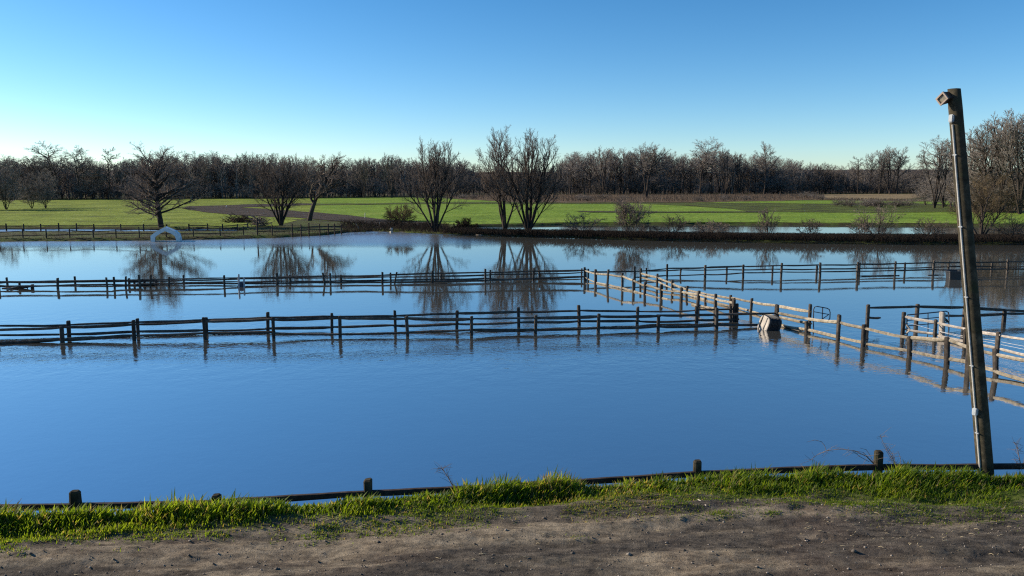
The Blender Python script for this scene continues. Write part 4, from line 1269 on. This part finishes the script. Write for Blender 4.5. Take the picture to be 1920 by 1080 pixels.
# ---------------------------------------------------------------- leaning light pole
def light_pole():
    Y = G(1848, 889, LIP_Z - .1).y
    b = atY(1848.5, 892, Y); b.z = min(b.z, LIP_Z)
    t = atY(1789, 169, Y)
    k = Y / F_PX
    g = empty('light_pole', b, 'leaning wooden light pole with a floodlight at its top, standing in the near grass', 'light pole')
    d = (t - b)
    b2 = b - d * .08
    rings = []
    n = 18
    prng = random.Random(8)
    jit = [prng.uniform(.965, 1.03) for _ in range(n)]
    m_ = 26
    for i in range(m_ + 1):
        s = i / m_
        p = b2.lerp(t, s)
        r = (15.6 + (11.9 - 15.6) * s) * k * (1 if i < m_ else .93)
        rings.append([(p.x + r * math.cos(a * 2 * math.pi / n) * jit[a] * prng.uniform(.99, 1.01), p.y + r * math.sin(a * 2 * math.pi / n) * jit[a], p.z + (0.02 * jit[(a * 7) % n] if i == m_ else 0)) for a in range(n)])
    solid('pole', [loft(rings)], M['pole'], g, b, True)
    def on(s, a, f=1.06):
        p = b.lerp(t, s); r = (15.4 + (11.9 - 15.4) * s) * k * f
        return p + Vector((r * math.cos(a), r * math.sin(a), 0))
    ca = R(207)
    tb = Tubes(); tb.add([tuple(on(s, ca) - b) for s in np.linspace(-.01, .915, 14)], [.017] * 14, 8)
    link('conduit', tb.mesh('conduit'), M['conduit'], g)
    def box(c, sx, sy, sz, bev=.012):
        bm = bmesh.new()
        bmesh.ops.create_cube(bm, size=1)
        for v in bm.verts: v.co = Vector((v.co.x * sx, v.co.y * sy, v.co.z * sz))
        bmesh.ops.bevel(bm, geom=bm.edges[:], offset=bev, segments=2, affect='EDGES')
        V = [tuple(Matrix.Rotation(ca + math.pi / 2, 3, 'Z') @ v.co + c) for v in bm.verts]
        bm.verts.index_update(); F = [tuple(v.index for v in f.verts) for f in bm.faces]
        bm.free(); return V, F
    solid('junction_box', [box(on(.93, R(204), 1.10), .08, .06, .13)], M['box_grey'], g, b)
    solid('junction_box', [box(on(.178, ca, 1.12), .085, .07, .13)], M['box_grey'], g, b)
    for s in (.12, .3, .48, .66, .84):
        solid('strap', [box(on(s, ca, 1.07), .07, .03, .02, .004)], M['box_grey'], g, b)
    # floodlight: a hooded box on an arm, opening down to the left
    c = atY(1772, 184, Y - .02)
    fw = Vector((-.90, -.40, -.16)).normalized()
    sd_ = fw.cross(Vector((0, 0, 1))).normalized()
    up = sd_.cross(fw)
    up, sd_ = (up * .8 + sd_ * .6).normalized(), (sd_ * .8 - up * .6).normalized()
    def rect(s, w_, h_):
        q = c + fw * s
        return [q + sd_ * w_ + up * h_, q - sd_ * w_ + up * h_, q - sd_ * w_ - up * h_, q + sd_ * w_ - up * h_]
    body = solid('floodlight', [loft([rect(-.15, .05, .05), rect(-.13, .07, .06), rect(.045, .085, .07)])], M['lamp_body'], g, b)
    solid('rim', [loft([rect(.046, .088, .073), rect(.085, .092, .077), rect(.085, .068, .053), rect(.05, .064, .049)])], M['lamp_rim'], body, b)
    solid('lens', [loft([rect(.049, .062, .047), rect(.056, .062, .047)])], M['lamp_glass'], body, b)
    tb = Tubes(); tb.add([tuple(c + Vector((.06, .01, -.01)) - b), tuple(on(.975, R(180), .7) - b)], [.025, .025], 8)
    link('arm', tb.mesh('arm'), M['lamp_body'], g)
light_pole()

# ---------------------------------------------------------------- grass, weeds, straw and stones near the camera
def build_grass():
    rs = np.random.RandomState(7)
    N = 105000
    X = rs.uniform(-13.5, 15.5, N)
    lip = np.interp(X, LIPX, LIPY); gf = np.interp(X, GFX, GFY)
    U = rs.beta(1.5, 1.0, N)
    Y = gf - 0.25 + (lip + 0.7 - gf + 0.25) * U
    clump = fbm(X * 1.3, Y * 1.5, 3, 101)
    fine = fbm(X * 4.5, Y * 4.5, 2, 113)
    edge = np.clip((Y - gf) / np.maximum(lip - gf, .3), 0, 1.3)
    dens = np.clip(edge * 1.9 + (clump - .45) * 3.2, 0, 1)
    keep = rs.uniform(0, 1, N) < dens * (0.35 + 0.65 * np.clip(fine * 2, 0, 1))
    X, Y, edge, clump, fine = X[keep], Y[keep], edge[keep], clump[keep], fine[keep]
    # sparse tufts out on the dirt
    tx, ty = [], []
    for px, py, n_, r_ in [(1350, 967, 260, .13), (1445, 968, 90, .06), (1650, 948, 700, .35), (1720, 958, 600, .45), (1575, 944, 300, .2), (1850, 950, 900, .6), (620, 985, 200, .25), (1250, 958, 160, .2), (1085, 1010, 30, .1)]:
        c = G(px, py, LIP_Z)
        tx.append(rs.normal(c.x, r_, n_)); ty.append(rs.normal(c.y, r_ * .45, n_))
    tx = np.concatenate(tx); ty = np.concatenate(ty)
    X = np.concatenate([X, tx]); Y = np.concatenate([Y, ty])
    edge = np.concatenate([edge, np.full(len(tx), .12)]); clump = np.concatenate([clump, np.full(len(tx), .45)]); fine = np.concatenate([fine, np.full(len(tx), .4)])
    # short mossy growth thinning into the dirt
    M2 = 70000
    sx_ = rs.uniform(-13.5, 15.5, M2)
    g2 = np.interp(sx_, GFX, GFY)
    sy_ = g2 + rs.normal(.12, .32, M2)
    k2 = (fbm(sx_ * 1.9, sy_ * 3.4, 4, 171) > .47 + rs.normal(0, .05, M2)) & (sy_ > g2 - .6)
    sx_, sy_ = sx_[k2], sy_[k2]
    X = np.concatenate([X, sx_]); Y = np.concatenate([Y, sy_])
    edge = np.concatenate([edge, np.full(len(sx_), .13)]); clump = np.concatenate([clump, np.full(len(sx_), .36)]); fine = np.concatenate([fine, np.full(len(sx_), .30)])
    N = len(X)
    Z = ground_h(X, Y)[0]
    tall = np.clip(edge, 0, 1) ** 1.3
    H = (0.03 + 0.22 * tall * np.clip(0.62 + (clump - .40) * 2.8, .35, 1.35)) * rs.uniform(.4, 1.35, N)
    # the tall mound round the right hand post, and other clumps along the lip
    for px, r_, k_ in [(1560, .55, .45), (1690, .5, .4), (1060, .5, .15), (870, .45, .15), (1230, .3, .25), (60, 1.0, .15), (960, .3, .15)]:
        cx = G(px, itp(px, NEAR_LIP), LIP_Z).x
        H *= 1 + k_ * np.exp(-((X - cx) / r_) ** 2) * np.clip(edge, 0, 1)
    H *= np.where(X < 0, 1.1, 0.86)
    a = rs.uniform(0, 2 * np.pi, N)
    lean = rs.uniform(.1, .75, N) * H
    wind = 0.18 * H
    W = rs.uniform(.0035, .0075, N) * (0.8 + 1.5 * tall) * np.where(X < -1, 1.25, 1.0)
    dx, dy = np.cos(a), np.sin(a)
    px_, py_ = -np.sin(a), np.cos(a)
    V = np.zeros((N, 7, 3))
    for lev, (s, wk) in enumerate([(0, 1.0), (.45, .95), (.8, .6)]):
        cx = X + dx * lean * s ** 2 + wind * s ** 2; cy = Y + dy * lean * s ** 2; cz = Z - .01 + H * (s - .12 * s * s)
        V[:, lev * 2, 0] = cx - px_ * W * wk; V[:, lev * 2, 1] = cy - py_ * W * wk; V[:, lev * 2, 2] = cz
        V[:, lev * 2 + 1, 0] = cx + px_ * W * wk; V[:, lev * 2 + 1, 1] = cy + py_ * W * wk; V[:, lev * 2 + 1, 2] = cz
    V[:, 6, 0] = X + dx * lean + wind; V[:, 6, 1] = Y + dy * lean; V[:, 6, 2] = Z + H * .88
    b = (np.arange(N) * 7)[:, None]
    Q = np.concatenate([b + np.array([0, 1, 3, 2]), b + np.array([2, 3, 5, 4])])
    T = b + np.array([4, 5, 6])
    tone = np.clip(rs.normal(.5, .22, N) + (fine - .45) * .8 + (clump - .45) * .9, 0, 1)
    dry = rs.uniform(0, 1, N) < np.where((X > .3) & (X < 2.4), .30, .10)
    tone = np.where(dry, 1.5, tone)
    me = np_mesh('grass', V.reshape(-1, 3), quads=Q, tris=T, smooth=True, attrs={'tone': np.repeat(tone, 7)})
    m, n, l, bs = new_mat('bank_grass')
    at = n.new('ShaderNodeAttribute'); at.attribute_name = 'tone'
    mr = n.new('ShaderNodeMath'); mr.operation = 'DIVIDE'; mr.inputs[1].default_value = 1.5
    l.new(at.outputs['Fac'], mr.inputs[0])
    r = ramp(n, [(0.05, (0.05, 0.085, 0.012)), (0.30, (0.115, 0.18, 0.016)), (0.62, (0.19, 0.25, 0.027)), (0.8, (0.19, 0.19, 0.05)), (1.0, (0.25, 0.2, 0.10))])
    l.new(mr.outputs[0], r.inputs[0])
    l.new(r.outputs[0], bs.inputs['Base Color'])
    bs.inputs['Roughness'].default_value = 0.55
    bs.inputs['Specular IOR Level'].default_value = 0.25
    tr = n.new('ShaderNodeBsdfTranslucent')
    tcol = mixc(n, l, 1.0, r.outputs[0], (1.9, 1.75, 0.7), 'MULTIPLY')
    l.new(tcol, tr.inputs['Color'])
    mx = n.new('ShaderNodeMixShader'); mx.inputs[0].default_value = 0.62
    l.new(bs.outputs[0], mx.inputs[1]); l.new(tr.outputs[0], mx.inputs[2])
    l.new(mx.outputs[0], n['Material Output'].inputs['Surface'])
    tag(link('grass', me, m), 'bright green grass along the near bank', 'grass', kind='stuff')
build_grass()

def build_ground_bits():
    rs = np.random.RandomState(3)
    N = 7000
    X = rs.uniform(-9, 10.5, N); Y = rs.uniform(8.2, 13.2, N)
    gf = np.interp(X, GFX, GFY)
    keep = Y < gf + .15
    X, Y = X[keep], Y[keep]; N = len(X)
    Z = ground_h(X, Y)[0]
    S = rs.gamma(1.4, .0042, N) + .003
    oct_ = np.array([(1, 0, 0), (0, 1, 0), (-1, 0, 0), (0, -1, 0), (0, 0, .7), (0, 0, -.7)], float)
    J = rs.uniform(.6, 1.3, (N, 6, 1))
    V = np.stack([X, Y, Z + .2 * S], -1)[:, None, :] + oct_[None] * S[:, None, None] * J
    f = np.array([(0, 1, 4), (1, 2, 4), (2, 3, 4), (3, 0, 4), (1, 0, 5), (2, 1, 5), (3, 2, 5), (0, 3, 5)])
    T = (np.arange(N) * 6)[:, None, None] + f[None]
    me = np_mesh('pebbles', V.reshape(-1, 3), tris=T.reshape(-1, 3), attrs={'tone': np.repeat(rs.uniform(0, 1, N), 6)})
    m, n, l, b = new_mat('pebble')
    at = n.new('ShaderNodeAttribute'); at.attribute_name = 'tone'
    r = ramp(n, [(0, (0.05, 0.042, 0.036)), (.6, (0.15, 0.125, 0.1)), (1, (0.36, 0.31, 0.26))])
    l.new(at.outputs['Fac'], r.inputs[0]); l.new(r.outputs[0], b.inputs['Base Color'])
    b.inputs['Roughness'].default_value = 0.9
    tag(link('pebbles', me, m), 'clods and pebbles scattered over the dirt yard', 'pebbles', kind='stuff')
    # straw
    rng = random.Random(2)
    t = Tubes()
    for i in range(190):
        if i < 130: px = rng.uniform(1500, 1940); py = rng.uniform(935, 1010) + (rng.uniform(0, 60) if rng.random() < .3 else 0)
        else: px = rng.uniform(0, 1920); py = rng.uniform(985, 1075)
        p = G(px, py, LIP_Z); z = ground_z(p.x, p.y) + .012
        a = rng.uniform(-.6, .6) + (3.14 if rng.random() < .5 else 0); L = rng.uniform(.02, .075)
        t.add([(p.x, p.y, z), (p.x + math.cos(a) * L * .5, p.y + math.sin(a) * L * .5, z + rng.uniform(0, .02)), (p.x + math.cos(a) * L, p.y + math.sin(a) * L, z)], [.0035, .0045, .003], 4, rng.random())
    tag(link('straw', t.mesh('straw'), plain_mat('straw', (0.5, 0.40, 0.24), .8)), 'pale straw bits on the dirt yard', 'straw', kind='stuff')
    a = G(1306, 948, LIP_Z); e = G(1324, 958, LIP_Z)
    a.z = ground_z(a.x, a.y) + .015; e.z = ground_z(e.x, e.y) + .015
    o = solid('stick', [rail_geo(a, e, .011, 0, 3)], M['pale_wood'], None, a); o.location = a
    tag(o, 'pale broken stick lying on the dirt below the grass edge', 'stick')
build_ground_bits()

def bramble_arch(px0, py0, path, label, seed, sub=()):
    Y = G(px0, py0, LIP_Z).y
    o0 = atY(px0, py0, Y)
    g = empty('bramble', o0, label, 'bramble')
    t = Tubes()
    pts = [tuple(atY(x, y, Y + .05 * i) - o0) for i, (x, y) in enumerate(path)]
    t.add(pts, list(np.linspace(.009, .003, len(pts))), 5)
    link('cane', t.mesh('cane'), M['twig'], g)
    rng = random.Random(seed)
    t = Tubes()
    for i in range(38):
        k = rng.uniform(0, len(path) - 1.01); i0 = int(k)
        a = Vector(pts[i0]).lerp(Vector(pts[i0 + 1]), k - i0)
        d = Vector((rng.gauss(0, .1), rng.gauss(0, .08), rng.gauss(.03, .08)))
        t.add([tuple(a), tuple(a + d * .6), tuple(a + d + Vector((rng.gauss(0, .02), 0, -.01)))], [.003, .0025, .0015], 3)
    for path2 in sub:
        p2 = [tuple(atY(x, y, Y + .1) - o0) for x, y in path2]
        t.add(p2, [.0045] * (len(p2) - 1) + [.002], 4)
    link('twigs', t.mesh('twigs'), M['twig'], g)
bramble_arch(1638, 882, [(1638, 870), (1625, 856), (1602, 845), (1576, 842), (1550, 845), (1532, 853), (1518, 864)], 'arching dead bramble cane rising from the tall grass beside the shore post', 3,
             [[(1640, 872), (1632, 855), (1624, 843), (1612, 840)], [(1549, 845), (1546, 835), (1540, 828), (1528, 825), (1512, 829)], [(1630, 866), (1612, 856), (1600, 846), (1590, 850)], [(1638, 868), (1618, 848), (1606, 846), (1585, 856)]])
bramble_arch(1680, 880, [(1680, 875), (1674, 860), (1664, 844), (1655, 828), (1650, 815)], 'upright dry weed stalks just past the shore post in the tall grass', 4,
             [[(1682, 874), (1672, 850), (1660, 832)], [(1690, 876), (1688, 858), (1684, 846)], [(1678, 872), (1668, 856), (1652, 828)]])
bramble_arch(1915, 882, [(1915, 880), (1912, 862), (1908, 845), (1904, 830)], 'thin dry weed at the right edge of the near bank', 5, [[(1918, 880), (1920, 862), (1921, 850)], [(1910, 880), (1906, 866), (1901, 858)]])
bramble_arch(850, 912, [(850, 912), (840, 895), (830, 880), (822, 877)], 'thin dry stalks above the grass between two shore posts', 6, [[(848, 912), (842, 896), (836, 878)]])
